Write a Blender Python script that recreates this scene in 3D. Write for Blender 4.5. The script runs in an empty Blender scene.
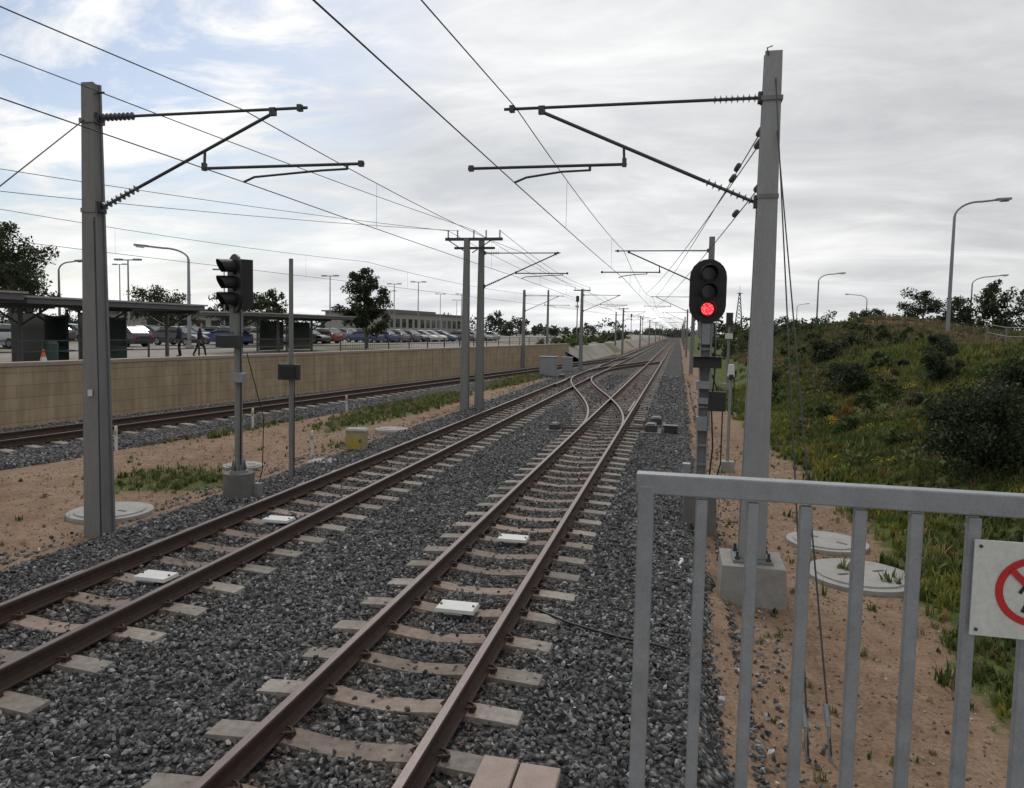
import bpy, bmesh, math, random
import numpy as np
from mathutils import Vector, Matrix
random.seed(7); rng=np.random.default_rng(11)
scene=bpy.context.scene
try:
    scene.view_settings.view_transform='Standard'; scene.view_settings.look='None'; scene.view_settings.exposure=0
except Exception as e: print(e)

# ---------------------------------------------------------------- materials
def new_mat(name):
    m=bpy.data.materials.new(name); m.use_nodes=True
    nt=m.node_tree; b=nt.nodes['Principled BSDF']; return m,nt,b
def N(nt,t,**k):
    n=nt.nodes.new(t)
    for a,v in k.items(): setattr(n,a,v)
    return n
def L(nt,a,b): nt.links.new(a,b)
def ramp(nt,fac,stops,interp='LINEAR'):
    r=N(nt,'ShaderNodeValToRGB'); r.color_ramp.interpolation=interp
    e=r.color_ramp.elements
    while len(e)<len(stops): e.new(0.5)
    for i,(p,c) in enumerate(stops):
        e[i].position=p; e[i].color=(c[0],c[1],c[2],1) if hasattr(c,'__len__') else (c,c,c,1)
    L(nt,fac,r.inputs['Fac']); return r.outputs['Color']
def noise(nt,vec,scale,detail=5,rough=.55,dist=0):
    n=N(nt,'ShaderNodeTexNoise'); n.inputs['Scale'].default_value=scale; n.inputs['Detail'].default_value=detail
    n.inputs['Roughness'].default_value=rough; n.inputs['Distortion'].default_value=dist
    if vec is not None: L(nt,vec,n.inputs['Vector'])
    return n.outputs['Fac']
def mixc(nt,fac,a,b,blend='MIX'):
    m=N(nt,'ShaderNodeMix',data_type='RGBA',blend_type=blend)
    for sock,val in ((m.inputs[0],fac),(m.inputs[6],a),(m.inputs[7],b)):
        if isinstance(val,bpy.types.NodeSocket): L(nt,val,sock)
        elif isinstance(val,(int,float)): sock.default_value=val
        else: sock.default_value=(val[0],val[1],val[2],1)
    return m.outputs[2]
def math_(nt,op,a,b=None,c=None,clamp=False):
    m=N(nt,'ShaderNodeMath',operation=op); m.use_clamp=clamp
    for i,v in enumerate((a,b,c)):
        if v is None: continue
        if isinstance(v,bpy.types.NodeSocket): L(nt,v,m.inputs[i])
        else: m.inputs[i].default_value=v
    return m.outputs[0]
def bump(nt,b,h,strength=.3,dist=.01):
    n=N(nt,'ShaderNodeBump'); n.inputs['Strength'].default_value=strength; n.inputs['Distance'].default_value=dist
    L(nt,h,n.inputs['Height']); L(nt,n.outputs['Normal'],b.inputs['Normal'])
def pos(nt): return N(nt,'ShaderNodeNewGeometry').outputs['Position']

def simple(name,col,rough=.6,metal=0,var=.25,scale=6,bs=.15,col2=None,stretch=None):
    m,nt,b=new_mat(name); p=pos(nt)
    if stretch:
        mp=N(nt,'ShaderNodeMapping'); mp.inputs['Scale'].default_value=stretch; L(nt,p,mp.inputs['Vector']); p=mp.outputs[0]
    f=noise(nt,p,scale,7,.65); f2=noise(nt,p,scale*9,4)
    d=col2 if col2 else tuple(c*(1-var) for c in col)
    c=ramp(nt,f,[(.32,d),(.68,col)])
    c=mixc(nt,.35,c,ramp(nt,f2,[(.3,tuple(x*.7 for x in col)),(.7,tuple(min(1,x*1.15) for x in col))]))
    L(nt,c,b.inputs['Base Color']); b.inputs['Roughness'].default_value=rough; b.inputs['Metallic'].default_value=metal
    if bs: bump(nt,b,f2,bs,.004)
    return m
def attr_mat(name,rough=.8,mult=(1,1,1),noise_scale=40,trans=0,bs=.3):
    m,nt,b=new_mat(name)
    a=N(nt,'ShaderNodeVertexColor'); a.layer_name='Col'
    f=noise(nt,pos(nt),noise_scale,3,.6)
    c=mixc(nt,1.0,a.outputs['Color'],ramp(nt,f,[(.25,.68),(.75,1.22)]),'MULTIPLY')
    L(nt,c,b.inputs['Base Color']); b.inputs['Roughness'].default_value=rough
    b.inputs['Specular IOR Level'].default_value=.25
    if bs: bump(nt,b,f,bs,.004)
    if trans:
        t=N(nt,'ShaderNodeBsdfTranslucent'); L(nt,c,t.inputs['Color'])
        mx=N(nt,'ShaderNodeMixShader'); mx.inputs[0].default_value=trans
        L(nt,b.outputs[0],mx.inputs[1]); L(nt,t.outputs[0],mx.inputs[2])
        L(nt,mx.outputs[0],nt.nodes['Material Output'].inputs['Surface'])
    return m
M={}
M['galv']=simple('galvanised_steel',(.30,.315,.335),.5,.25,.35,14,.08)
M['mast']=simple('mast_grey',(.22,.222,.22),.65,.1,.3,3,.1,stretch=(3,3,.6))
M['mast_lt']=simple('mast_light_grey',(.32,.325,.335),.6,.1,.25,3,.1,stretch=(3,3,.6))
M['conc']=simple('concrete',(.33,.32,.30),.9,0,.4,5,.4)
M['conc_lt']=simple('concrete_lid',(.36,.35,.33),.9,0,.35,4,.3)
M['conc_dk']=simple('concrete_weathered',(.17,.165,.155),.9,0,.45,6,.4)
M['pink']=simple('concrete_stained',(.38,.30,.265),.9,0,.3,8,.4)
M['rust']=simple('rusted_rail',(.07,.042,.033),.8,.1,.5,18,.3)
M['railtop']=simple('rail_head',(.17,.135,.13),.42,.6,.4,10,.05,stretch=(6,1,6))
M['steel']=simple('dark_steel',(.07,.075,.085),.5,.4,.3,10,.1)
M['wire']=simple('wire',(.06,.06,.065),.5,.5,.2,3,0)
M['insul']=simple('insulator_grey',(.09,.09,.10),.35,0,.3,12,.05)
M['black']=simple('black_paint',(.012,.012,.013),.5,0,.3,20,.05)
M['blackbox']=simple('black_box',(.025,.025,.028),.5,0,.3,20,.05)
M['white']=simple('white_paint',(.62,.62,.60),.5,0,.2,9,.03)
M['cream']=simple('cream_paint',(.36,.31,.17),.6,0,.3,9,.08)
M['yellow']=simple('yellow_paint',(.42,.31,.06),.6,0,.3,9,.08)
M['red']=simple('red_paint',(.5,.02,.02),.45,0,.1,9,.0)
M['lens']=simple('dark_lens',(.02,.012,.015),.12,0,.3,20,0)
M['roof']=simple('roof_sheet',(.14,.14,.145),.6,.2,.25,2,.1)
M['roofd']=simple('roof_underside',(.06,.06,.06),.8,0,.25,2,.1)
M['green']=simple('green_paint',(.03,.07,.055),.5,0,.2,8,.05)
M['bark']=simple('bark',(.15,.12,.09),.95,0,.5,9,.6,stretch=(3,3,.6))
M['tyre']=simple('tyre',(.02,.02,.02),.85,0,.2,9,.1)
M['skin']=simple('skin',(.42,.26,.19),.6,0,.1,20,.0)
M['cloth']=simple('dark_cloth',(.025,.027,.035),.9,0,.3,20,.1)
M['cloth2']=simple('navy_cloth',(.03,.04,.07),.9,0,.3,20,.1)
M['trous']=simple('trousers',(.018,.018,.02),.9,0,.3,20,.1)
M['hair']=simple('hair',(.02,.014,.01),.8,0,.3,30,.1)
M['orange']=simple('orange_plastic',(.6,.13,.03),.6,0,.1,9,.0)
M['brickw']=simple('building_render',(.34,.32,.29),.9,0,.2,.7,.1)
M['road']=simple('asphalt',(.07,.07,.072),.9,0,.3,3,.3)
m,nt,b=new_mat('glass_dark'); b.inputs['Base Color'].default_value=(.03,.04,.04,1); b.inputs['Roughness'].default_value=.08
f=noise(nt,pos(nt),.7,3); L(nt,ramp(nt,f,[(.3,(.02,.028,.028)),(.7,(.05,.06,.06))]),b.inputs['Base Color']); M['glass']=m
m,nt,b=new_mat('car_paint'); oi=N(nt,'ShaderNodeObjectInfo'); f=noise(nt,pos(nt),1.5,3)
L(nt,mixc(nt,1.0,oi.outputs['Color'],ramp(nt,f,[(.3,.85),(.7,1.0)]),'MULTIPLY'),b.inputs['Base Color']); b.inputs['Roughness'].default_value=.25; b.inputs['Coat Weight'].default_value=.5; M['car']=m
m,nt,b=new_mat('red_signal_light'); e=N(nt,'ShaderNodeEmission')
f=N(nt,'ShaderNodeTexVoronoi'); f.inputs['Scale'].default_value=45; L(nt,pos(nt),f.inputs['Vector'])
L(nt,ramp(nt,f.outputs['Distance'],[(.1,(1,.42,.42)),(.35,(1,.06,.07)),(.8,(.6,.01,.02))]),e.inputs['Color']); e.inputs['Strength'].default_value=1.5
L(nt,e.outputs[0],nt.nodes['Material Output'].inputs['Surface']); M['redlit']=m
M['stone']=attr_mat('ballast_stone',.85,noise_scale=60,bs=.0)
M['sleeper']=attr_mat('sleeper_concrete',.9,noise_scale=14,bs=.4)
M['leaf']=attr_mat('foliage_leaf',.7,noise_scale=3,trans=.2,bs=0)
M['grassb']=attr_mat('grass_blade',.8,noise_scale=2,trans=.25,bs=0)

# ballast sheet
m,nt,b=new_mat('ballast_bed'); p=pos(nt)
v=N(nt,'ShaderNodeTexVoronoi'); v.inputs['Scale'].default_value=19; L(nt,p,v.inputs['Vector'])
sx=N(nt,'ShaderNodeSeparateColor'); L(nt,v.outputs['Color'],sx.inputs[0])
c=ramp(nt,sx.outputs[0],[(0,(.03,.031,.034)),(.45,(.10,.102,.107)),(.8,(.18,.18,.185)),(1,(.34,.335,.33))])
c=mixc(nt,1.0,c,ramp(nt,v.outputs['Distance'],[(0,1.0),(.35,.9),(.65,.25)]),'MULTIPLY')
big=noise(nt,p,.5,5); c=mixc(nt,1.0,c,ramp(nt,big,[(.3,(.78,.76,.74)),(.7,(1.15,1.12,1.08))]),'MULTIPLY')
med=noise(nt,p,6,6,.7); c=mixc(nt,1.0,c,ramp(nt,med,[(.3,.55),(.7,1.3)]),'MULTIPLY')
L(nt,c,b.inputs['Base Color']); b.inputs['Roughness'].default_value=.9; b.inputs['Specular IOR Level'].default_value=.15
h=math_(nt,'SUBTRACT',1.0,v.outputs['Distance']); bump(nt,b,h,.9,.03); M['ballast']=m

# ground
m,nt,b=new_mat('ground_soil'); p=pos(nt)
a=N(nt,'ShaderNodeVertexColor'); a.layer_name='Col'; sc=N(nt,'ShaderNodeSeparateColor'); L(nt,a.outputs['Color'],sc.inputs[0])
n1=noise(nt,p,.55,6,.6); n2=noise(nt,p,3.2,8,.65); n3=noise(nt,p,28,6,.7)
dirt=ramp(nt,n1,[(.3,(.17,.10,.066)),(.5,(.26,.175,.12)),(.72,(.33,.24,.175))])
dirt=mixc(nt,.55,dirt,ramp(nt,n2,[(.3,(.16,.095,.06)),(.7,(.35,.255,.185))]))
dirt=mixc(nt,1.0,dirt,ramp(nt,n3,[(.3,.5),(.5,.95),(.75,1.25)]),'MULTIPLY')
gr=ramp(nt,n2,[(.25,(.03,.045,.014)),(.5,(.075,.10,.028)),(.75,(.15,.165,.055))])
gr=mixc(nt,.45,gr,ramp(nt,n1,[(.35,(.05,.085,.02)),(.55,(.11,.13,.04)),(.7,(.17,.15,.08))]))
gr=mixc(nt,1.0,gr,ramp(nt,n3,[(.3,.5),(.7,1.3)]),'MULTIPLY')
gm=math_(nt,'ADD',sc.outputs[0],math_(nt,'MULTIPLY',math_(nt,'SUBTRACT',n2,.5),1.6))
gm=math_(nt,'ADD',gm,math_(nt,'MULTIPLY',math_(nt,'SUBTRACT',n1,.5),1.2))
gm=math_(nt,'ADD',gm,math_(nt,'MULTIPLY',math_(nt,'SUBTRACT',n3,.5),.7))
gm=ramp(nt,gm,[(.42,0.),(.6,1.)])
c=mixc(nt,gm,dirt,gr)
L(nt,c,b.inputs['Base Color']); b.inputs['Roughness'].default_value=.95
b.inputs['Specular IOR Level'].default_value=.1
bump(nt,b,math_(nt,'ADD',n3,math_(nt,'MULTIPLY',n2,2.)),.6,.03); M['ground']=m

# wall
m,nt,b=new_mat('limestone_block_wall'); tc=N(nt,'ShaderNodeTexCoord'); sp=N(nt,'ShaderNodeSeparateXYZ'); L(nt,tc.outputs['Object'],sp.inputs[0])
cb=N(nt,'ShaderNodeCombineXYZ'); L(nt,sp.outputs['X'],cb.inputs[0]); L(nt,sp.outputs['Z'],cb.inputs[1])
br=N(nt,'ShaderNodeTexBrick'); L(nt,cb.outputs[0],br.inputs['Vector']); br.inputs['Scale'].default_value=1
br.inputs['Brick Width'].default_value=1.0; br.inputs['Row Height'].default_value=.35; br.inputs['Mortar Size'].default_value=.010
br.inputs['Color1'].default_value=(.43,.345,.235,1); br.inputs['Color2'].default_value=(.39,.31,.21,1); br.inputs['Mortar'].default_value=(.27,.21,.145,1)
n1=noise(nt,tc.outputs['Object'],1.1,7,.65); c=mixc(nt,1.,br.outputs['Color'],ramp(nt,n1,[(.3,(.78,.77,.75)),(.7,(1.12,1.1,1.08))]),'MULTIPLY')
mp=N(nt,'ShaderNodeMapping'); mp.inputs['Scale'].default_value=(2.5,1,.15); L(nt,tc.outputs['Object'],mp.inputs['Vector'])
c=mixc(nt,1.,c,ramp(nt,noise(nt,mp.outputs[0],1.5,5),[(.35,.75),(.6,1.05)]),'MULTIPLY')
L(nt,c,b.inputs['Base Color']); b.inputs['Roughness'].default_value=.95; bump(nt,b,n1,.3,.02); M['wall']=m

# ---------------------------------------------------------------- mesh builder
class MB:
    def __init__(s): s.v=[];s.f=[];s.m=[];s.s=[];s.mats=[]
    def mi(s,k):
        if k not in s.mats: s.mats.append(k)
        return s.mats.index(k)
    def add(s,vs,fs,mat,smooth=False):
        o=len(s.v); s.v+= [tuple(v) for v in vs]; k=s.mi(mat)
        for f in fs: s.f.append([i+o for i in f]); s.m.append(k); s.s.append(smooth)
    def box(s,c,d,mat,rz=0,top=None,R=None):
        x,y,z=d[0]/2,d[1]/2,d[2]/2; tx,ty=(top[0]/2,top[1]/2) if top else (x,y)
        vs=[(-x,-y,-z),(x,-y,-z),(x,y,-z),(-x,y,-z),(-tx,-ty,z),(tx,-ty,z),(tx,ty,z),(-tx,ty,z)]
        if R is None: R=Matrix.Rotation(rz,3,'Z')
        vs=[R@Vector(v)+Vector(c) for v in vs]
        s.add(vs,[(0,3,2,1),(4,5,6,7),(0,1,5,4),(1,2,6,5),(2,3,7,6),(3,0,4,7)],mat)
    def cyl(s,p0,p1,r0,r1=None,seg=12,mat='steel',smooth=True,caps=True):
        s.tube([p0,p1],[r0,r0 if r1 is None else r1],seg,mat,smooth,caps)
    def tube(s,path,r,seg=6,mat='wire',smooth=True,caps=True):
        P=[Vector(p) for p in path]; n=len(P)
        if not hasattr(r,'__len__'): r=[r]*n
        vs=[];u=None
        for i in range(n):
            t=(P[min(i+1,n-1)]-P[max(i-1,0)]).normalized()
            if u is None:
                ref=Vector((0,0,1)) if abs(t.z)<.9 else Vector((1,0,0)); u=ref.cross(t).normalized()
            else: u=(u-t*u.dot(t)).normalized()
            w=t.cross(u)
            for k in range(seg):
                a=2*math.pi*k/seg; vs.append(P[i]+(u*math.cos(a)+w*math.sin(a))*r[i])
        fs=[]
        for i in range(n-1):
            for k in range(seg):
                a=i*seg+k;b_=i*seg+(k+1)%seg; fs.append((a,b_,b_+seg,a+seg))
        s.add(vs,fs,mat,smooth)
        if caps:
            s.add(vs[:seg],[tuple(range(seg-1,-1,-1))],mat); s.add(vs[-seg:],[tuple(range(seg))],mat)
    def insul(s,p0,p1,r=.05,n=7,mat='insul'):
        p0=Vector(p0);p1=Vector(p1); pts=[];rr=[]
        for i in range(n):
            for fr,ra in ((.0,.35),(.35,.4),(.5,1.),(.65,.4)):
                pts.append(p0.lerp(p1,(i+fr)/n)); rr.append(r*ra)
        pts.append(p1);rr.append(r*.35); s.tube(pts,rr,9,mat,False)
    def ell(s,c,r,mat,nu=12,nv=8,R=None):
        vs=[];fs=[]
        for j in range(nv+1):
            ph=math.pi*j/nv
            for i in range(nu):
                th=2*math.pi*i/nu; v=Vector((r[0]*math.sin(ph)*math.cos(th),r[1]*math.sin(ph)*math.sin(th),r[2]*math.cos(ph)))
                if R: v=R@v
                vs.append(v+Vector(c))
        for j in range(nv):
            for i in range(nu): fs.append((j*nu+i,(j+1)*nu+i,(j+1)*nu+(i+1)%nu,j*nu+(i+1)%nu))
        s.add(vs,fs,mat,True)
    def obj(s,name,loc=(0,0,0),rz=0,bevel=0,parent=None):
        me=bpy.data.meshes.new(name); me.from_pydata(s.v,[],s.f)
        for k in s.mats: me.materials.append(M[k])
        me.polygons.foreach_set('material_index',s.m); me.polygons.foreach_set('use_smooth',s.s); me.update()
        o=bpy.data.objects.new(name,me); scene.collection.objects.link(o); o.location=loc; o.rotation_euler=(0,0,rz)
        if bevel:
            bv=o.modifiers.new('bevel','BEVEL'); bv.width=bevel; bv.segments=2; bv.limit_method='ANGLE'; bv.angle_limit=math.radians(40)
        if parent: o.parent=parent
        return o
def np_obj(name,V,F,C,mat,smooth=False,parent=None):
    me=bpy.data.meshes.new(name); n=len(V);m_=len(F);k=F.shape[1]
    me.vertices.add(n); me.vertices.foreach_set('co',V.astype(np.float32).ravel())
    me.loops.add(m_*k); me.loops.foreach_set('vertex_index',F.astype(np.int32).ravel())
    me.polygons.add(m_); me.polygons.foreach_set('loop_start',(np.arange(m_)*k).astype(np.int32))
    me.update(calc_edges=True)
    me.polygons.foreach_set('use_smooth',np.full(m_,smooth))
    if C is not None:
        ca=me.color_attributes.new(name='Col',type='FLOAT_COLOR',domain='POINT')
        cc=np.ones((n,4),np.float32); cc[:,:3]=C; ca.data.foreach_set('color',cc.ravel())
    me.materials.append(mat); me.validate()
    o=bpy.data.objects.new(name,me); scene.collection.objects.link(o)
    if parent: o.parent=parent
    return o
def rand_rot(n,full=True,tilt=.3):
    if full:
        q=rng.normal(size=(n,4)); q/=np.linalg.norm(q,axis=1,keepdims=True)
    else:
        a=rng.uniform(0,2*np.pi,n)/2; t=rng.normal(0,tilt,(n,2))/2
        q=np.stack([np.cos(a),t[:,0],t[:,1],np.sin(a)],1); q/=np.linalg.norm(q,axis=1,keepdims=True)
    w,x,y,z=q.T
    return np.stack([np.stack([1-2*(y*y+z*z),2*(x*y-z*w),2*(x*z+y*w)],1),np.stack([2*(x*y+z*w),1-2*(x*x+z*z),2*(y*z-x*w)],1),np.stack([2*(x*z-y*w),2*(y*z+x*w),1-2*(x*x+y*y)],1)],1)
def scatter(name,protos,P,scl,cols,mat,full=True,tilt=.3,parent=None):
    n=len(P); which=rng.integers(0,len(protos),n); R=rand_rot(n,full,tilt); VV=[];FF=[];CC=[];off=0
    if scl.ndim==1: scl=np.repeat(scl[:,None],3,1)
    for k,(pv,pf) in enumerate(protos):
        ix=np.where(which==k)[0]
        if len(ix)==0: continue
        v=pv[None]*scl[ix][:,None,:]; v=np.einsum('nij,nkj->nki',R[ix],v)+P[ix][:,None,:]
        nv=len(pv); f=pf[None]+(np.arange(len(ix))*nv)[:,None,None]+off
        VV.append(v.reshape(-1,3)); FF.append(f.reshape(-1,pf.shape[1])); CC.append(np.repeat(cols[ix],nv,0)); off+=nv*len(ix)
    return np_obj(name,np.concatenate(VV),np.concatenate(FF),np.concatenate(CC),mat,False,parent)
def rock_protos(k=8,npts=11):
    out=[]
    for i in range(k):
        bm=bmesh.new()
        for j in range(npts):
            d=Vector((random.gauss(0,1),random.gauss(0,1),random.gauss(0,1))).normalized()*random.uniform(.42,.58)
            bm.verts.new((d.x,d.y*.85,d.z*.7))
        r=bmesh.ops.convex_hull(bm,input=bm.verts)
        bmesh.ops.delete(bm,geom=[v for v in bm.verts if not v.link_faces],context='VERTS')
        bmesh.ops.triangulate(bm,faces=bm.faces); bm.verts.index_update(); bmesh.ops.recalc_face_normals(bm,faces=bm.faces)
        out.append((np.array([v.co[:] for v in bm.verts]),np.array([[v.index for v in f.verts] for f in bm.faces]))); bm.free()
    return out
rocks=rock_protos()

# ---------------------------------------------------------------- camera
PS=math.atan(166/750); c_,s_=math.cos(PS),math.sin(PS); pt=math.radians(4.1); ro=.02
fwd=Vector((-s_*math.cos(pt),c_*math.cos(pt),-math.sin(pt))); r0=Vector((c_,s_,0)); u0=r0.cross(fwd)
rt=r0*math.cos(ro)+u0*math.sin(ro); up=u0*math.cos(ro)-r0*math.sin(ro)
cam=bpy.data.cameras.new('camera'); co=bpy.data.objects.new('camera',cam); scene.collection.objects.link(co)
mw=Matrix.Identity(4)
for i in range(3): mw[i][0]=rt[i]; mw[i][1]=up[i]; mw[i][2]=-fwd[i]
mw[0][3]=0;mw[1][3]=0;mw[2][3]=2.88
co.matrix_world=mw; cam.sensor_width=36; cam.lens=36*750/1024; cam.shift_y=-10/1024; cam.clip_start=.05; cam.clip_end=6000
scene.camera=co

# ---------------------------------------------------------------- world
w=bpy.data.worlds.new('World'); scene.world=w; w.use_nodes=True; nt=w.node_tree
bg=nt.nodes['Background']; bg.inputs['Strength'].default_value=.1
sky=N(nt,'ShaderNodeTexSky',sky_type='NISHITA'); sky.sun_disc=False; sky.sun_elevation=math.radians(48); sky.sun_rotation=math.radians(-15)
tc=N(nt,'ShaderNodeTexCoord'); sp=N(nt,'ShaderNodeSeparateXYZ'); L(nt,tc.outputs['Generated'],sp.inputs[0])
zz=math_(nt,'ADD',math_(nt,'MAXIMUM',sp.outputs['Z'],0.),.18)
cb=N(nt,'ShaderNodeCombineXYZ'); L(nt,math_(nt,'DIVIDE',sp.outputs['X'],zz),cb.inputs[0]); L(nt,math_(nt,'DIVIDE',sp.outputs['Y'],zz),cb.inputs[1])
mp=N(nt,'ShaderNodeMapping'); mp.inputs['Rotation'].default_value=(0,0,math.radians(28)); mp.inputs['Scale'].default_value=(.55,1.0,1); L(nt,cb.outputs[0],mp.inputs['Vector'])
n1=noise(nt,mp.outputs[0],.75,8,.5,.35); n2=noise(nt,mp.outputs[0],2.6,9,.62,.5)
nn=math_(nt,'ADD',math_(nt,'MULTIPLY',n1,.65),math_(nt,'MULTIPLY',n2,.35))
cl=ramp(nt,nn,[(.38,(.48,.495,.52)),(.48,(.63,.64,.65)),(.60,(.86,.86,.855))])
def dotdir(d):
    d=Vector(d).normalized(); v=N(nt,'ShaderNodeVectorMath',operation='DOT_PRODUCT'); L(nt,tc.outputs['Generated'],v.inputs[0]); v.inputs[1].default_value=d; return v.outputs['Value']
glow=ramp(nt,dotdir((-.35,.95,.25)),[(.60,.70),(.85,.86),(.985,1.04)])
cl=mixc(nt,1.,cl,glow,'MULTIPLY')
sc10=N(nt,'ShaderNodeVectorMath',operation='SCALE'); L(nt,cl,sc10.inputs[0]); sc10.inputs['Scale'].default_value=12.8
bl=ramp(nt,dotdir((-.80,.85,.50)),[(.90,0.),(.985,.8)])
blm=math_(nt,'MULTIPLY',bl,ramp(nt,n2,[(.44,1.),(.56,.0)]))
skb=N(nt,'ShaderNodeVectorMath',operation='SCALE'); L(nt,sky.outputs[0],skb.inputs[0]); skb.inputs['Scale'].default_value=1.1
fin=mixc(nt,blm,sc10.outputs[0],skb.outputs[0]); L(nt,fin,bg.inputs['Color'])
sun=bpy.data.lights.new('sun','SUN'); sun.energy=1.3; sun.angle=math.radians(14); sun.color=(1,.97,.92)
so=bpy.data.objects.new('sun',sun); scene.collection.objects.link(so); so.location=(-20,60,80)
sd=Vector((-math.sin(math.radians(15))*math.cos(math.radians(48)),math.cos(math.radians(15))*math.cos(math.radians(48)),math.sin(math.radians(48))))
so.rotation_euler=sd.to_track_quat('Z','Y').to_euler()

# ---------------------------------------------------------------- terrain
def vnoise(x,y,s=1.,seed=0):
    return (np.sin(x*1.7*s+seed)+np.sin(y*1.3*s+seed*2.1+1.3*np.sin(x*.9*s))+np.sin((x+y)*2.9*s+seed*.7))/3
def gz(x,y):
    x=np.asarray(x,float);y=np.asarray(y,float)
    z=-.12-.18*np.clip((x-.2)/.6,0,1)
    t=np.clip(x-2.9-.25*vnoise(x*0,y,.5),0,8.1); z=z+.345*t*np.clip(t/1.0,0,1)**.5
    z=z+1.75*np.exp(-((x-16)/6)**2-((y-66)/15)**2)*(1+.12*vnoise(x,y,.45,2))
    z=z+np.where(x>3.2,(.09*vnoise(x,y,.8)+.12*vnoise(x,y,.3,4)*np.clip((y-25)/20,0,1))*np.clip(x-3.2,0,1),.012*vnoise(x,y,2.))
    return z
xs=np.concatenate([-np.geomspace(2500,15,26),np.arange(-14.5,13.6,.3),np.arange(14,27,.6),np.geomspace(27.5,2500,26)])
ys=np.concatenate([[-400,-100,-40,-15,-6],np.arange(-2,40,.35),np.arange(40.5,90,.9),np.geomspace(91,4000,46)])
X,Y=np.meshgrid(xs,ys); Z=gz(X,Y)
V=np.stack([X.ravel(),Y.ravel(),Z.ravel()],1); nx=len(xs);ny=len(ys)
I=np.arange(nx*ny).reshape(ny,nx); F=np.stack([I[:-1,:-1],I[:-1,1:],I[1:,1:],I[1:,:-1]],-1).reshape(-1,4)
def grassmask(x,y):
    edge=2.75+.35*np.clip((y-8)/4,0,1)-1.3*np.clip((y-16)/25,0,1)
    g=np.clip((x-edge)/.8+.5,0,1)
    def el(cx,cy,rx,ry,a=.75): return a*np.clip(1.5-np.sqrt(((x-cx)/rx)**2+((y-cy)/ry)**2),0,1)
    l=np.maximum.reduce([el(-9.4,12.5,1.2,1.1,.98),el(-10.0,27,1.1,7,.9),el(-9.5,45,1.,9,.85),el(-12.3,20,.7,4,.6),el(-12.6,9,.6,2,.4),el(-8.2,17.5,.5,.9,.6)])
    g=np.where(x<0,l,g)
    sand=np.exp(-((x-15)/5.5)**2-((y-60)/13)**2)+.6*np.exp(-((x-7)/1.5)**2-((y-34)/5)**2)+.5*np.exp(-((x-9.5)/1.5)**2-((y-21)/3)**2)
    g=g-.72*sand
    g=np.where(np.abs(x)>60,np.maximum(g,.7),g)
    return np.clip(g,0,1)
G=grassmask(V[:,0],V[:,1]); np_obj('ground',V,F,np.stack([G,G*0,G*0],1),M['ground'],True)

# ballast beds
def strip(name,path,half_l,half_r,zc,zl,zr,step,mat,nz=.012):
    P=np.array(path); cols=[-half_l-.45,-half_l]+list(np.arange(-half_l+step,half_r,step))+[half_r,half_r+.35]
    V=[];
    for x,y in P:
        jl=.14*math.sin(y*1.9)+.09*math.sin(y*5.3); jr=.10*math.sin(y*1.4+1)+.08*math.sin(y*4.1)
        for c in cols:
            z=zc+nz*float(vnoise(np.array((x+c)*4),np.array(y*4),1.3)); xx=c
            if c<-half_l: z=zl; xx=c+jl
            if c>half_r: z=zr; xx=c+jr
            V.append((x+xx,y,z))
    V=np.array(V); n=len(cols); I=np.arange(len(V)).reshape(len(P),n)
    F=np.stack([I[:-1,:-1],I[:-1,1:],I[1:,1:],I[1:,:-1]],-1).reshape(-1,4)
    return np_obj(name,V,F,None,mat,True)
yb=np.concatenate([np.arange(-8,40,.25),np.geomspace(40.3,900,60)])
strip('ballast',[(-3.7,y) for y in yb],3.85,3.95,-.035,-.2,-.36,.25,M['ballast'])
def t3x(y):
    y=np.asarray(y,float)
    a=-15.3+.14*(y-14.2); e=-5.65
    return np.where(a<e-1.0,a,e-1.0*np.exp(-(a-(e-1.0))))
strip('ballast',[(float(t3x(y)),y) for y in np.concatenate([np.arange(-8,60,1.),np.arange(60,100,3.)])],2.6,2.3,-.045,-.2,-.2,.4,M['ballast'])

# ---------------------------------------------------------------- tracks
prof=[(-.07,0),(-.07,.012),(-.02,.03),(-.009,.05),(-.009,.115),(-.034,.13),(-.036,.158),(-.029,.168),(.029,.168),(.036,.158),(.034,.13),(.009,.115),(.009,.05),(.02,.03),(.07,.012),(.07,0)]
TG=.5685
def rail_mesh(mb,path,off,z0):
    P=[Vector((p[0],p[1],0)) for p in path]; n=len(P); vs=[]
    for i in range(n):
        t=(P[min(i+1,n-1)]-P[max(i-1,0)]).normalized(); nr=Vector((t.y,-t.x,0))
        for a,z in prof: vs.append(P[i]+nr*(off+a)+Vector((0,0,z0+z)))
    k=len(prof); fr=[];ft=[]
    for i in range(n-1):
        for j in range(k-1):
            f=(i*k+j,i*k+j+1,(i+1)*k+j+1,(i+1)*k+j)
            (ft if j in(7,) else fr).append(f)
    o=len(mb.v); mb.add(vs,fr,'rust'); kk=mb.mi('railtop')
    for f in ft: mb.f.append([a+o for a in f]); mb.m.append(kk); mb.s.append(False)
    mb.add([vs[j] for j in range(k)],[tuple(range(k))],'rust')
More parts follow.
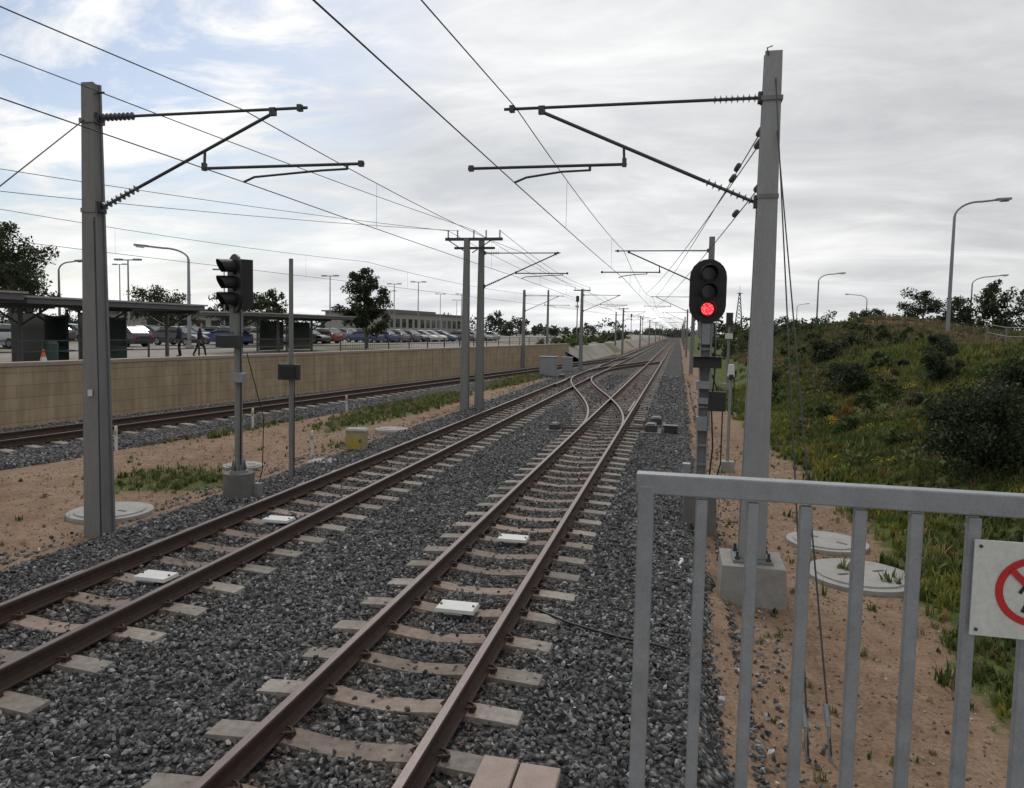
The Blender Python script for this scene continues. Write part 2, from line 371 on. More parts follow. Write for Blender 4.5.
def sleepers(name,pts,parent,zoff=0.,half=1.075,tint=1.):
    sx=np.array([-1,-.985,-.82,-.66,-.53,-.40,-.2,0,.2,.40,.53,.66,.82,.985,1])*half
    zt=np.array([-.05,-.012,.0,.008,.008,.004,-.02,-.03,-.02,.004,.008,.008,0,-.012,-.05])
    V=[];F=[];C=[];nn=len(sx)
    for (x,y,ang) in pts:
        base=len(V); j=random.uniform(.66,1.02); ca,sa=math.cos(ang),math.sin(ang)
        hue=random.uniform(.0,1.)
        for i in range(nn):
            ax=abs(sx[i])/half
            tan=np.array([.31,.235,.195])*(1-hue)+np.array([.28,.23,.20])*hue; gry=np.array([.32,.295,.262])
            f=min(1,max(0,(ax-.55)/.3)); cc=(tan*(1-f)+gry*f)
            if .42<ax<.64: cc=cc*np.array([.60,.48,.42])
            cc=cc*j*tint
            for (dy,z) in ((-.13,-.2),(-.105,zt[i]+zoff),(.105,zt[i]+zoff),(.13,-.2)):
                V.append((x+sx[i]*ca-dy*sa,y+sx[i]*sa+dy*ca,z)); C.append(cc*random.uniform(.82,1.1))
        for i in range(nn-1):
            for k in range(3):
                a=base+i*4+k; F.append((a,a+4,a+5,a+1))
        for e in (base,base+(nn-1)*4): F.append((e,e+1,e+2,e+3))
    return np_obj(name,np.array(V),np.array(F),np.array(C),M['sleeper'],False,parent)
def clip(mb,x,y,sgn,ang=0):
    mb.box((x+sgn*.105,y,.026),(.05,.075,.05),'rust',top=(.03,.05))
    mb.tube([(x+sgn*.06,y-.05,.045),(x+sgn*.10,y-.055,.06),(x+sgn*.135,y-.02,.045),(x+sgn*.10,y+.01,.062),(x+sgn*.055,y+.04,.047)],.011,5,'rust')
SY=-5.93
def track(name,xf,y0,y1,clipmax=30):
    par=bpy.data.objects.new(name,None); scene.collection.objects.link(par)
    ys_=list(np.arange(y0,min(y1,120),2.))+list(np.geomspace(121,max(y1,122),20)) if y1>121 else list(np.arange(y0,y1+.1,1.5))
    path=[(float(xf(y)),float(y)) for y in ys_]
    mb=MB(); rail_mesh(mb,path,-TG,.012); rail_mesh(mb,path,TG,.012); mb.obj('rails',parent=par)
    pts=[]; cb_=MB()
    y=y0
    while y<min(y1,260):
        x=float(xf(y)); dx=(float(xf(y+.5))-float(xf(y-.5))); ang=-math.atan(dx)
        pts.append((x+random.uniform(-.025,.025),y+random.uniform(-.02,.02),ang+random.gauss(0,.008)))
        if 2<y<clipmax:
            for o in (-TG,TG):
                for sg in (-1,1): clip(cb_,x+o,y,sg)
        y+=.66
    sleepers('sleepers',pts,par)
    if cb_.v: cb_.obj('rail_clips',parent=par)
    return par
track('railway_track',lambda y:-2.1,SY,900)
track('railway_track',lambda y:-5.65,-6.0,900)
track('railway_track',lambda y:t3x(y),-6,96,20)
def smooth(t): t=min(1,max(0,t)); return t*t*(3-2*t)
def crossover(name,xa,xb,ya,yb_):
    par=bpy.data.objects.new(name,None); scene.collection.objects.link(par)
    xf=lambda y: xa+(xb-xa)*smooth((y-ya)/(yb_-ya))
    path=[(xf(y),y) for y in np.arange(ya,yb_+.1,.8)]
    mb=MB(); rail_mesh(mb,path,-TG,.016); rail_mesh(mb,path,TG,.016)
    for s in (-1,1):
        cy=(ya+yb_)/2
        rail_mesh(mb,[((xa if s>0 else xb)+(TG-.09)*(1 if s*(xb-xa)<0 else -1),y) for y in np.arange(cy-6*s-2,cy-6*s+2.1,1.)],0,.008)
    for q in (1.0,1.7,3.,5.):
        mb.box((xa,ya+q,.06),(1.0,.05,.03),'steel')
    mb.obj('rails',parent=par)
    pts=[]
    y=SY
    while y<yb_-1:
        if y>ya+1:
            x=xf(y)
            if abs(x-xa)>.15 and abs(x-xb)>.15: pts.append((x,y+.02,0))
        y+=.66
    sleepers('turnout_bearers',pts,par,-.006,1.15,.8)
crossover('track_crossover',-2.1,-5.65,21,47)
crossover('track_crossover',-5.65,-2.1,52,78)

for x in (-2.12,-5.65):
    for y in (7.2,9.85):
        mb=MB(); mb.box((0,0,.045),(.42,.27,.04),'white',top=(.39,.25)); mb.box((0,0,.005),(.2,.34,.05),'steel')
        for sx_ in(-1,1): mb.cyl((sx_*.17,0,.06),(sx_*.17,0,.078),.014,seg=8,mat='steel')
        mb.obj('track_balise',(x,y,0),random.uniform(-.03,.03),bevel=.008)

# stones
def stones(n,x0,x1,y0,y1,zc,smin,smax,slx,syl):
    x=rng.uniform(x0,x1,n); y=rng.uniform(y0,y1,n)
    k=(x<.72)|(rng.random(n)<.22*np.clip(1-(x-.72)/.7,0,1)); k&=(x>-8.05)|(rng.random(n)<.25); x=x[k];y=y[k];n=len(x)
    keep=np.ones(n,bool)
    for tx in slx:
        ph=np.mod(y-syl+.33,.66)-.33
        on=(np.abs(x-tx)<1.07)&(np.abs(ph)<.115)
        keep&=~(on&(rng.random(n)>.13))
        for o in(-TG,TG): keep&=~(np.abs(x-tx-o)<.085)
    x=x[keep];y=y[keep];n=len(x)
    s=rng.uniform(smin,smax,n)*rng.choice([1,1,1,1.35,.7],n)
    z=zc+rng.normal(0,.012,n)+.004
    z=np.where(x<-7.5,z-(-7.5-x)*.33,z); z=np.where(x>.2,z-(x-.2)*.7,z)
    z=np.where((x>.62)|(x<-8.),gz(x,y)+.01,z)
    g=np.clip(rng.lognormal(math.log(.142),.52,n),.03,.5)
    tint=rng.random(n)[:,None]
    col=g[:,None]*(np.array([.97,.985,1.02])*(1-tint*.35)+np.array([1.13,1.0,.86])*tint*.35)
    br_=np.zeros(n)
    for tx in slx: br_=np.maximum(br_,np.exp(-((np.abs(x-tx)-TG)/.28)**2))
    col=col*(1-br_[:,None]*np.array([.12,.28,.38]))
    return np.stack([x,y,z],1),np.stack([s,s,s*rng.uniform(.6,.95,n)],1),col
A=[]
SL=(-2.1,)
A.append(stones(33000,-8.4,1.4,3.2,8,-.03,.038,.062,SL,SY))
A.append(stones(29000,-8.4,1.4,8,16,-.03,.040,.068,SL,SY))
A.append(stones(15000,-8.4,1.4,16,28,-.03,.045,.08,SL,SY))
A.append(stones(11000,-8.4,1.3,28,52,-.03,.07,.12,SL,SY))
Pn=np.concatenate([a[0] for a in A]);Sn=np.concatenate([a[1] for a in A]);Cn=np.concatenate([a[2] for a in A])
ph=np.mod(Pn[:,1]+6.0+.33,.66)-.33
bad=((np.abs(Pn[:,0]+5.65)<1.07)&(np.abs(ph)<.115)&(rng.random(len(Pn))>.13))|(np.abs(np.abs(Pn[:,0]+5.65)-TG)<.085)
bad|=(Pn[:,0]>-1.22)&(Pn[:,0]<-.62)&(Pn[:,1]<4.72)
Cn=Cn*(1-np.exp(-((np.abs(Pn[:,0]+5.65)-TG)/.28)**2)[:,None]*np.array([.12,.28,.38]))
k=~bad; scatter('ballast_stones',rocks,Pn[k],Sn[k],Cn[k],M['stone'])
n=9000; y=rng.uniform(8,30,n); x=t3x(y)+rng.uniform(-2.7,2.5,n); P3=np.stack([x,y,np.full(n,-.03)],1)
g=np.clip(rng.lognormal(math.log(.16),.4,n),.05,.45); scatter('ballast_stones',rocks,P3,rng.uniform(.05,.09,n),g[:,None]*np.array([[1,1,1.02]]),M['stone'])
n=12000; x=np.concatenate([rng.uniform(.4,3.6,n//2),rng.uniform(-12.5,-7.6,n//2)]); y=rng.uniform(3.2,22,n)
g=np.clip(rng.lognormal(math.log(.2),.5,n),.05,.5); scatter('soil_pebbles',rocks,np.stack([x,y,gz(x,y)+.002],1),rng.uniform(.012,.032,n)*rng.choice([1,1,1.8],n),g[:,None]*np.array([[1.12,.92,.76]]),M['stone'])

# ---------------------------------------------------------------- vegetation tools
def blades(nb,h,w,spread):
    V=[];F=[]
    for i in range(nb):
        a=random.uniform(0,6.28); r=random.uniform(0,spread); bx,by=r*math.cos(a),r*math.sin(a)
        b=random.uniform(0,6.28); ln=random.uniform(.1,.7)*h; hh=h*random.uniform(.5,1.1); dx,dy=math.cos(b),math.sin(b)
        px,py=-dy*w/2,dx*w/2; o=len(V)
        V+=[(bx-px,by-py,-.01),(bx+px,by+py,-.01),(bx+dx*ln*.35+px*.8,by+dy*ln*.35+py*.8,hh*.6),(bx+dx*ln*.35-px*.8,by+dy*ln*.35-py*.8,hh*.6),(bx+dx*ln,by+dy*ln,hh)]
        F+=[(o,o+1,o+2),(o,o+2,o+3),(o+3,o+2,o+4)]
    return np.array(V),np.array(F)
tufts=[blades(11,.2,.012,.05) for _ in range(3)]+[blades(9,.12,.035,.08) for _ in range(5)]
def grass(name,x,y,s,cols): 
    scatter(name,tufts,np.stack([x,y,gz(x,y)],1),s,cols,M['grassb'],full=False,tilt=.12)
def gcol(n,dry=.15):
    a=rng.random((n,1)); base=np.array([.065,.10,.025])*(1-a)+np.array([.17,.20,.06])*a
    d=rng.random((n,1))<dry; base=np.where(d,np.array([.27,.23,.12]),base); return base*rng.uniform(.65,1.25,(n,1))
n=40000; u=rng.random(n)**1.6; y=3.0+u*40; x=1.8+rng.random(n)*11
gmk=grassmask(x,y)+.3*vnoise(x*1.5,y*1.5,1.,3); k=gmk>rng.uniform(.2,1.0,n); x=x[k];y=y[k]; n=len(x)
patch=.5+.5*vnoise(x,y,.6,5); p2=.5+.5*vnoise(x+3,y-5,1.7,2); s=rng.uniform(.45,1.2,n)*(1+y/35)*(.4+.8*patch)
cg=gcol(n,.10); cg=cg*(.55+.65*patch[:,None]); yel=(p2>.60)[:,None]; cg=np.where(yel,cg*np.array([1.5,1.25,1.0]),cg)
brn=((patch<.25)&(rng.random(n)<.6))[:,None]; cg=np.where(brn,np.array([.20,.15,.09])*rng.uniform(.6,1.2,(n,1)),cg); grass('grass_slope',x,y,s,cg)
# rough dry grass on the far hill and crest
n=15000; x=rng.uniform(5,26,n); y=rng.uniform(40,95,n); pt2=.5+.5*vnoise(x,y,.35,8)
cg=np.where((pt2>.5)[:,None],np.array([.13,.14,.055]),np.array([.22,.17,.10]))*rng.uniform(.5,1.3,(n,1)); grass('dry_grass_hill',x,y,rng.uniform(1.2,3.2,n)*(.5+.8*pt2),cg)
n=14000; x=rng.uniform(-13,-7.6,n); y=rng.uniform(6,55,n); k=grassmask(x,y)>rng.uniform(.25,.85,n); x=x[k];y=y[k]
grass('grass_verge',x,y,rng.uniform(.35,.95,len(x))*(1+y/60),gcol(len(x),.3))
n=420; x=np.concatenate([rng.uniform(.8,3.,n//2),rng.uniform(-12,-8,n//2)]); y=rng.uniform(3.5,24,n)
grass('weeds',x,y,rng.uniform(.25,.75,n),gcol(n,.45))

def leaf_arrays(cent,rad,nper,size,col,flat=1.,shell=.45):
    k=len(cent); n=k*nper
    d=rng.normal(size=(n,3)); d/=np.linalg.norm(d,axis=1,keepdims=True); rr=rng.random(n)**shell
    P=np.repeat(cent,nper,0)+d*(rr*np.repeat(rad,nper))[:,None]*np.array([1,1,flat])
    cs=np.repeat(rng.uniform(.6,1.35,k),nper)[:,None]
    C=np.array(col)[None]*cs*rng.uniform(.7,1.4,(n,1))
    return P,C,rng.uniform(.6,1.3,n)*size
leafp=[(np.array([(-.5,0,0),(0,-.2,.05),(.5,0,0),(0,.2,.05)]),np.array([(0,1,2),(0,2,3)])),(np.array([(-.5,0,0),(0,-.32,-.08),(.5,.1,0),(0,.3,.06)]),np.array([(0,1,2),(0,2,3)]))]
def bush_into(cx,cy,r,h,nl,size,col,acc,z=None):
    z0=float(gz(cx,cy)) if z is None else z
    k=max(6,int(nl/160)); a=rng.uniform(0,6.28,k); q=np.sqrt(rng.random(k))*.8; hz=rng.random(k)
    env=np.sqrt(np.clip(1-(hz*.9)**2,0,1))
    C0=np.stack([cx+np.cos(a)*q*r*env,cy+np.sin(a)*q*r*env,z0+hz*h*.85],1)
    acc.append(leaf_arrays(C0,rng.uniform(.2,.4,k)*r,max(20,int(nl/k)),size,col,.8))
def emit(name,acc,mat='leaf',parent=None):
    P=np.concatenate([a[0] for a in acc]);C=np.concatenate([a[1] for a in acc]);S=np.concatenate([a[2] for a in acc])
    return scatter(name,leafp,P,S,C,M[mat],parent=parent)
DG=(.040,.056,.026); MG=(.075,.105,.034); YG=(.12,.14,.05)
for (cx,cy,r,h,nl,sz,col) in [(5.3,14.6,1.2,1.6,15000,.075,DG),(8.2,26,.75,1.35,5000,.09,DG),(5.9,28.5,1.0,1.25,6000,.09,DG),(7.6,43,1.1,1.4,4000,.13,DG),(7.9,19.7,.9,1.1,6000,.085,DG),(4.6,22,.5,.5,2500,.07,MG),(6.8,34,.7,.8,3000,.1,MG),(4.4,38,.7,.9,3000,.1,DG),(4.0,33,.45,.6,1800,.09,MG),(6.6,22.6,.5,.5,2200,.08,(.10,.10,.05)),(5.0,18.6,.4,.4,1800,.06,MG),(10.2,33,.7,.9,2800,.1,DG),(4.7,10.6,.45,.5,3000,.05,MG)]:
    acc=[]; bush_into(cx,cy,r,h,nl,sz,col,acc)
    par=bpy.data.objects.new('bush',None); scene.collection.objects.link(par); z0=float(gz(cx,cy))
    emit('foliage',acc,parent=par); mb=MB()
    for i in range(7):
        a=random.uniform(0,6.28); mb.tube([(cx,cy,z0-.1),(cx+math.cos(a)*r*.25,cy+math.sin(a)*r*.25,z0+h*.35),(cx+math.cos(a)*r*.55,cy+math.sin(a)*r*.55,z0+h*.7)],[.03,.02,.008],5,'bark')
    mb.obj('stems',parent=par)
acc=[]
for i in range(210):
    y=random.uniform(14,170); x=random.uniform(3.4,13)+ (y>60)*random.uniform(0,6)
    if y<40 and x>10: continue
    if 12<x<19 and 44<y<70 and random.random()<.7: continue
    bush_into(x,y,random.uniform(.2,.7)*(1+y/120),random.uniform(.2,.75)*(1+y/120),280,.10*(1+y/60),random.choice([DG,MG,MG,YG,(.13,.12,.06)]),acc)
for i in range(60):
    y=random.uniform(72,170); x=random.uniform(5,34); bush_into(x,y,random.uniform(1,2.4),random.uniform(1.4,3.0),420,.26,random.choice([DG,DG,MG]),acc)
for i in range(14):
    y=random.uniform(38,60); x=random.uniform(9,13.); bush_into(x,y,random.uniform(.5,1.),random.uniform(.6,1.1),380,.16,random.choice([DG,MG,(.12,.11,.06)]),acc)
emit('slope_shrubs',acc)
acc=[]
for cx,cy in [(4.6,23.5),(5.1,24.5),(3.9,19.5),(5.6,26)]:
    bush_into(cx,cy,.33,.25,600,.05,(.24,.12,.03),acc)
for i in range(22):
    cx=random.uniform(3.4,8.5); cy=random.uniform(12,36); bush_into(cx,cy,.35,.22,45,.05,(.42,.34,.04),acc)
emit('flowering_groundcover',acc)

def tree(name,x,y,z,H,cw,nl,size,col=(.045,.06,.028),crown0=.35):
    par=bpy.data.objects.new(name,None); scene.collection.objects.link(par)
    mb=MB(); tx,ty=random.uniform(-.3,.3),random.uniform(-.3,.3)
    tr=[(x,y,z-.2),(x+tx*.4,y+ty*.4,z+H*.3),(x+tx,y+ty,z+H*.6),(x+tx*1.3,y+ty,z+H*.88)]
    r=H*.022; mb.tube(tr,[r*1.2,r,r*.6,r*.15],8,'bark'); cent=[];rad=[]
    nlmb=13
    for i in range(nlmb):
        f=crown0+(.92-crown0)*i/(nlmb-1); a=i*2.4+random.uniform(-.4,.4); zz_=z+H*f*.85; ln=cw/2*random.uniform(.55,1.05)*(1.05-.6*abs(f-.55)*1.4)
        ex=Vector((x+tx*f+math.cos(a)*ln,y+ty*f+math.sin(a)*ln,zz_+H*random.uniform(.05,.16)))
        b0=Vector((x+tx*f,y+ty*f,zz_-H*.05)); mid=b0.lerp(ex,.5)+Vector((0,0,-H*.015))
        mb.tube([b0,mid,ex],[r*.4,r*.25,r*.08],5,'bark')
        for t in (.5,.78,1.):
            for q in range(2):
                cent.append(b0.lerp(ex,t)+Vector((random.gauss(0,cw*.07),random.gauss(0,cw*.07),random.gauss(0,H*.035)))); rad.append(cw*random.uniform(.08,.16))
    for q in range(5): cent.append(Vector((x+tx+random.gauss(0,cw*.08),y+ty+random.gauss(0,cw*.08),z+H*random.uniform(.85,.97)))); rad.append(cw*random.uniform(.07,.12))
    mb.obj('trunk',parent=par)
    cent=np.array([c[:] for c in cent]); emit('crown',[leaf_arrays(cent,np.array(rad),max(10,nl//len(cent)),size,col,.8)],parent=par)
tree('gum_tree',-24.6,56.6,1.2,6.4,4.0,11000,.21,(.04,.052,.026),.25)
tree('gum_tree',-51.5,49.5,1.2,9.6,6.5,7000,.28)
tree('gum_tree',-56,54,1.2,7.,6,4500,.3)
tree('gum_tree',-60,78,1.2,6.,8,4500,.32)
tree('gum_tree',-53,82,1.2,5.6,6,4000,.32)
tree('gum_tree',-39,66,1.2,5.2,4.5,3500,.28)
tree('gum_tree',31,108,2.4,6.8,6,5000,.32,crown0=.2); tree('gum_tree',36,109,2.4,6,6,4500,.32,crown0=.2); tree('gum_tree',33,90,2.4,6.8,5,4500,.3,crown0=.2); tree('gum_tree',38,90,2.4,7.6,7,4500,.3,crown0=.2)
tree('gum_tree',30,128,2.4,5,7,3000,.36,crown0=.15)
acc=[]
for i in range(230):
    a=math.radians(random.uniform(-62,48)); d=random.uniform(190,420)
    x=math.sin(a)*d; y=math.cos(a)*d
    if -16<x<5: continue
    h=random.uniform(3,7.5); bush_into(x,y,random.uniform(4,9),h,170,1.1,(.055,.065,.045),acc,z=1.4 if x<0 else 2.4)
for i in range(40):
    x=random.uniform(-45,25); y=random.uniform(520,640); bush_into(x,y,random.uniform(7,12),random.uniform(4,8),150,1.6,(.08,.09,.075),acc,z=0)
emit('distant_trees',acc)
acc=[]
for i in range(80):
    y=random.uniform(74,200); x=random.uniform(-15,-10.5)-(y-74)*.02; bush_into(x,y,random.uniform(.6,1.5),random.uniform(.8,2.0),260,.25,random.choice([DG,MG]),acc,z=1.0)
emit('verge_shrubs',acc)

# ---------------------------------------------------------------- retaining wall + forecourt
ux,uy=.1386,.9903
def W(l,d,z=0): return (-18.2+ux*l-uy*d,17+uy*l+ux*d,z)
wa=math.atan2(uy,ux)
mb=MB()
def wallbox(l0,l1,z0,z1,y0,y1,mat): mb.box(((l0+l1)/2,(y0+y1)/2,(z0+z1)/2),(l1-l0,y1-y0,z1-z0),mat)
wallbox(-45,56,-.4,1.58,0,.35,'wall'); wallbox(-45,56,1.58,1.70,-.03,.38,'pink')
mb.obj('retaining_wall',(-18.2,17,0),wa,bevel=.012)
edge=[W(l,.2) for l in np.arange(-60,56,6)]+[(-10.6,y,0) for y in np.geomspace(74,1500,24)]
V=[];cols=[0,3,8,16,30,60,140,400,1500]
for i,(ex,ey,_) in enumerate(edge):
    bank=i>=20
    V.append((ex+(1.6 if bank else 0),ey,-.15 if bank else 1.19))
    for d in cols: V.append((ex-d*.9903,ey+d*.1386*(1 if not bank else 0.1),1.2))
V=np.array(V); n=len(cols)+1; I=np.arange(len(V)).reshape(len(edge),n); F=np.stack([I[:-1,:-1],I[1:,:-1],I[1:,1:],I[:-1,1:]],-1).reshape(-1,4)
m,nt,b=new_mat('forecourt_paving'); p=pos(nt); n1=noise(nt,p,.06,5); n2=noise(nt,p,1.5,5)
L(nt,mixc(nt,1.,ramp(nt,n1,[(.4,(.24,.225,.21)),(.5,(.27,.24,.21)),(.62,(.10,.11,.05))]),ramp(nt,n2,[(.3,.75),(.7,1.15)]),'MULTIPLY'),b.inputs['Base Color']); b.inputs['Roughness'].default_value=.9; M['fore']=m
np_obj('forecourt',V,F,None,m,False)
mb=MB()
for l in np.arange(-30,55,2.4): mb.box((l,.9,1.75),(.05,.05,1.1),'steel')
for z in (1.95,2.28): mb.box((12.,.9,z),(86,.03,.035),'steel')
for l in np.arange(18.,54,.22): mb.box((l,.9,2.0),(.012,.012,.56),'steel')
mb.obj('balustrade_fence',(-18.2,17,0),wa)
def canopy(l0,l1,d0,d1,z,th=.32):
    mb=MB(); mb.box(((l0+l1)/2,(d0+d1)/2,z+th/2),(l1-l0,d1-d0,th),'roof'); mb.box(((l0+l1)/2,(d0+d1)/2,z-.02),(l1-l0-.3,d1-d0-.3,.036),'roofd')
    mb.box(((l0+l1)/2,(d0+d1)/2,z+th+.04),(l1-l0+.2,d1-d0+.2,.07),'conc_lt')
    dc=(d0+d1)/2
    for l in np.arange(l0+1.2,l1,3.6):
        mb.cyl((l,dc,1.2),(l,dc,z-.03),.09,seg=10,mat='conc_dk')
        for s in(-1,1): mb.tube([(l,dc,z-.8),(l,dc+s*(d1-d0)*.4,z-.08)],.04,6,'steel')
        mb.box((l,dc,z-.1),(.1,(d1-d0)*.9,.12),'steel')
    return mb
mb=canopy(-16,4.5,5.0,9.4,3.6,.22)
for l in np.arange(-14,4,5.):
    mb.box((l+1.1,8.6,2.3),(1.9,.03,1.7),'glass'); mb.box((l,8.6,2.3),(.07,.07,2.2),'steel'); mb.box((l+1.1,8.6,3.2),(2.2,.05,.08),'steel'); mb.box((l+1.1,8.6,1.42),(2.2,.05,.08),'steel')
for l in (-3,2.2):
    mb.box((l,7.4,1.65),(1.9,.5,.06),'steel'); mb.box((l,7.62,1.95),(1.9,.05,.35),'steel')
    for s in(-.8,.8): mb.box((l+s,7.4,1.42),(.08,.4,.42),'steel')
mb.obj('station_canopy',(-18.2,17,0),wa)
mb=canopy(4.9,13.6,5.4,9.4,3.5,.2)
for l0 in (8.0,11.0):
    mb.box((l0,8.8,1.5),(2.4,.08,.6),'green'); mb.box((l0,8.8,2.4),(2.3,.03,1.2),'glass')
    for s in(-1.2,0,1.2): mb.box((l0+s,8.8,2.3),(.07,.1,2.2),'green')
    mb.box((l0,8.8,3.05),(2.4,.1,.1),'green'); mb.box((l0-1.2,7.9,2.2),(.06,1.8,1.9),'glass'); mb.box((l0,8.3,1.65),(2.,.45,.06),'green')
mb.obj('bus_shelter',(-18.2,17,0),wa)
mb=canopy(21,32,9,12.5,3.4,.16)
for l in (26,29.): mb.box((l+1,12.2,2.2),(2.4,.08,1.9),'glass'); mb.box((l-.4,12.2,2.2),(.1,.1,2.),'steel')
mb.obj('bus_shelter',(-18.2,17,0),wa)
mb=canopy(34,46,20,24,3.6,.2); mb.obj('walkway_canopy',(-18.2,17,0),wa)
mb=MB(); mb.cyl((0,0,0),(0,0,.85),.24,.27,16,'green'); mb.cyl((0,0,.85),(0,0,.95),.28,.2,16,'steel'); mb.obj('litter_bin',W(5.6,5.2,1.2))
mb=MB(); mb.box((0,0,.85),(.7,.5,1.7),'cloth2'); mb.box((0,-.255,1.2),(.5,.02,.5),'glass'); mb.box((0,-.26,.75),(.4,.02,.2),'white'); mb.box((0,0,1.74),(.76,.56,.08),'white'); mb.obj('ticket_machine',W(-.8,8.,1.2),wa,bevel=.01)
def bldg(name,l,d,w_,dp,h):
    mb=MB(); mb.box((0,0,h/2),(w_,dp,h),'brickw'); mb.box((0,0,h+.15),(w_+1.2,dp+1.2,.3),'roof'); 
    nwin=int(w_/3)
    for i in range(nwin):
        x=-w_/2+1.5+i*3; mb.box((x,-dp/2-.01,h*.55),(1.8,.1,h*.4),'glass'); mb.box((x,-dp/2-.03,h*.33),(2.,.16,.1),'white')
    mb.box((0,0,h+.6),(w_*.5,dp*.5,.7),'roof')
    p=W(l,d,1.2); mb.obj(name,p,wa,bevel=0)
bldg('station_building',74,66,22,9,3.0); bldg('shop_building',150,70,45,14,5); bldg('warehouse_building',60,150,40,16,5.5); bldg('shop_building',10,120,30,12,4)

def lamp(x,y,z,h,arm,ang,name='street_lamp'):
    mb=MB(); dx,dy=math.cos(ang),math.sin(ang); pts=[(0,0,0),(0,0,h*.5),(0,0,h*.86)]; n=7
    for i in range(1,n+1):
        t=i/n*math.pi/2; pts.append((dx*arm*.5*(1-math.cos(t)),dy*arm*.5*(1-math.cos(t)),h*.86+h*.11*math.sin(t)))
    pts.append((dx*arm*.8,dy*arm*.8,h*.985))
    rr=[.13,.11,.085]+[.065]*(n+1); mb.tube(pts,rr,8,'galv')
    R=Matrix.Rotation(ang,3,'Z')@Matrix.Rotation(-.08,3,'Y'); mb.box((dx*arm*.9,dy*arm*.9,h*.99),(.9,.32,.14),'galv',R=R); mb.box((0,0,.12),(.4,.4,.24),'conc')
    mb.box((dx*arm*.92,dy*arm*.92,h*.985-.08),(.5,.2,.05),'lens',R=R)
    mb.obj(name,(x,y,z))
lamp(-32.8,45.5,1.2,7,3.6,math.pi-.3+.5); lamp(-54.5,57.3,1.2,7.2,2.2,.2)
lamp(16.6,52.6,2.5,9.3,3.4,.25); lamp(18,108,2.5,9,3.4,.2); lamp(38,112,2.5,9,4,-.2); lamp(36,161,2.5,9,4,2.9); lamp(30,210,2.5,9,3,.2)
for l,d,h in [(30,28,6.5),(45,32,7),(60,30,7.5),(78,28,8),(82,34,8),(100,45,8),(58,60,9),(110,36,8),(130,50,9),(160,60,9),(40,75,9),(20,60,9)]:
    p=W(l,d,1.2); mb=MB(); mb.cyl((0,0,0),(0,0,h),.09,.055,8,'galv'); mb.box((0,0,h),(1.8,.12,.08),'galv')
    for s in(-1,1): mb.box((s*.8,0,h+.03),(.6,.3,.14),'galv')
    mb.box((0,0,.1),(.4,.4,.2),'conc'); mb.obj('car_park_light',p,random.uniform(-.3,.3))
mb=MB(); H=15.; 
def tw(z): return 1.3*(1-z/H)+.18
for sx_ in(-1,1):
    for sy_ in(-1,1): mb.tube([(sx_*tw(0),sy_*tw(0),0),(sx_*tw(H),sy_*tw(H),H)],.11,5,'steel')
for i in range(12):
    z0=H*i/12;z1=H*(i+1)/12; a=tw(z0);b_=tw(z1)
    for s in(-1,1):
        mb.tube([(-a,s*a,z0),(b_,s*b_,z1)],.06,4,'steel'); mb.tube([(a,s*a,z0),(-b_,s*b_,z1)],.06,4,'steel'); mb.tube([(s*a,-a,z0),(s*b_,b_,z1)],.06,4,'steel')
mb.box((0,0,H),(1.6,1.6,.2),'steel'); mb.cyl((0,0,H),(0,0,H+2.2),.06,seg=6,mat='steel'); mb.obj('lattice_tower',(19.,260,1.6))

def car_mesh():
    mb=MB(); 
    def loft(st,mat,smooth=False):
        vs=[];fs=[]
        for (x,hw,z0,z1,hw2) in st: vs+=[(x,-hw,z0),(x,-hw*1.02,(z0+z1)/2),(x,-hw2,z1),(x,hw2,z1),(x,hw*1.02,(z0+z1)/2),(x,hw,z0)]
        n=6
        for i in range(len(st)-1):
            for k in range(n): a=i*n+k;b=i*n+(k+1)%n; fs.append((a,b,b+n,a+n))
        fs+= [tuple(range(n))[::-1],tuple(range((len(st)-1)*n,len(st)*n))]; mb.add(vs,fs,mat,smooth)
    loft([(-2.2,.72,.35,.75,.68),(-2.1,.82,.22,.92,.76),(-1.4,.86,.2,.98,.8),(.7,.86,.2,.96,.8),(1.6,.84,.2,.86,.76),(2.1,.78,.25,.72,.68),(2.22,.68,.35,.6,.62)],'car')
    loft([(-1.85,.74,.95,.98,.7),(-1.25,.76,.95,1.38,.6),(-.3,.76,.95,1.42,.6),(.35,.76,.95,1.36,.6),(1.15,.74,.93,.95,.7)],'glass')
    loft([(-1.2,.6,1.385,1.42,.57),(-.3,.61,1.42,1.46,.58),(.3,.6,1.37,1.41,.57)],'car')
    for x in(-1.25,-.3,.35):
        for s in(-1,1): mb.tube([(x,s*.765,.95),(x,s*.61,1.40)],.035,4,'car')
    for x in(-1.35,1.38):
        for s in(-1,1): mb.cyl((x,s*.68,.32),(x,s*.88,.32),.32,seg=14,mat='tyre'); mb.cyl((x,s*.87,.32),(x,s*.895,.32),.2,seg=10,mat='galv')
    for s in(-1,1): mb.box((2.15,s*.55,.62),(.1,.3,.13),'white'); mb.box((-2.16,s*.6,.75),(.1,.22,.15),'red'); mb.box((.75,s*.92,1.0),(.12,.16,.1),'car')
    return mb
cm=car_mesh().obj('parked_car'); cme=cm.data; bpy.data.objects.remove(cm)
cc=[(.5,.5,.5),(.38,.39,.41),(.4,.4,.4),(.03,.03,.035),(.2,.02,.02),(.04,.07,.18),(.16,.17,.18),(.6,.6,.58),(.1,.11,.12),(.02,.03,.05)]
for d in (24,38,46):
    for l in np.arange(12,95,2.7):
        if random.random()<.3 : continue
        o=bpy.data.objects.new('parked_car',cme); scene.collection.objects.link(o); o.location=W(l,d+random.uniform(-.2,.2),1.204); o.rotation_euler=(0,0,wa+math.pi/2*random.choice((1,-1))+random.uniform(-.04,.04)); o.color=(*random.choice(cc),1)

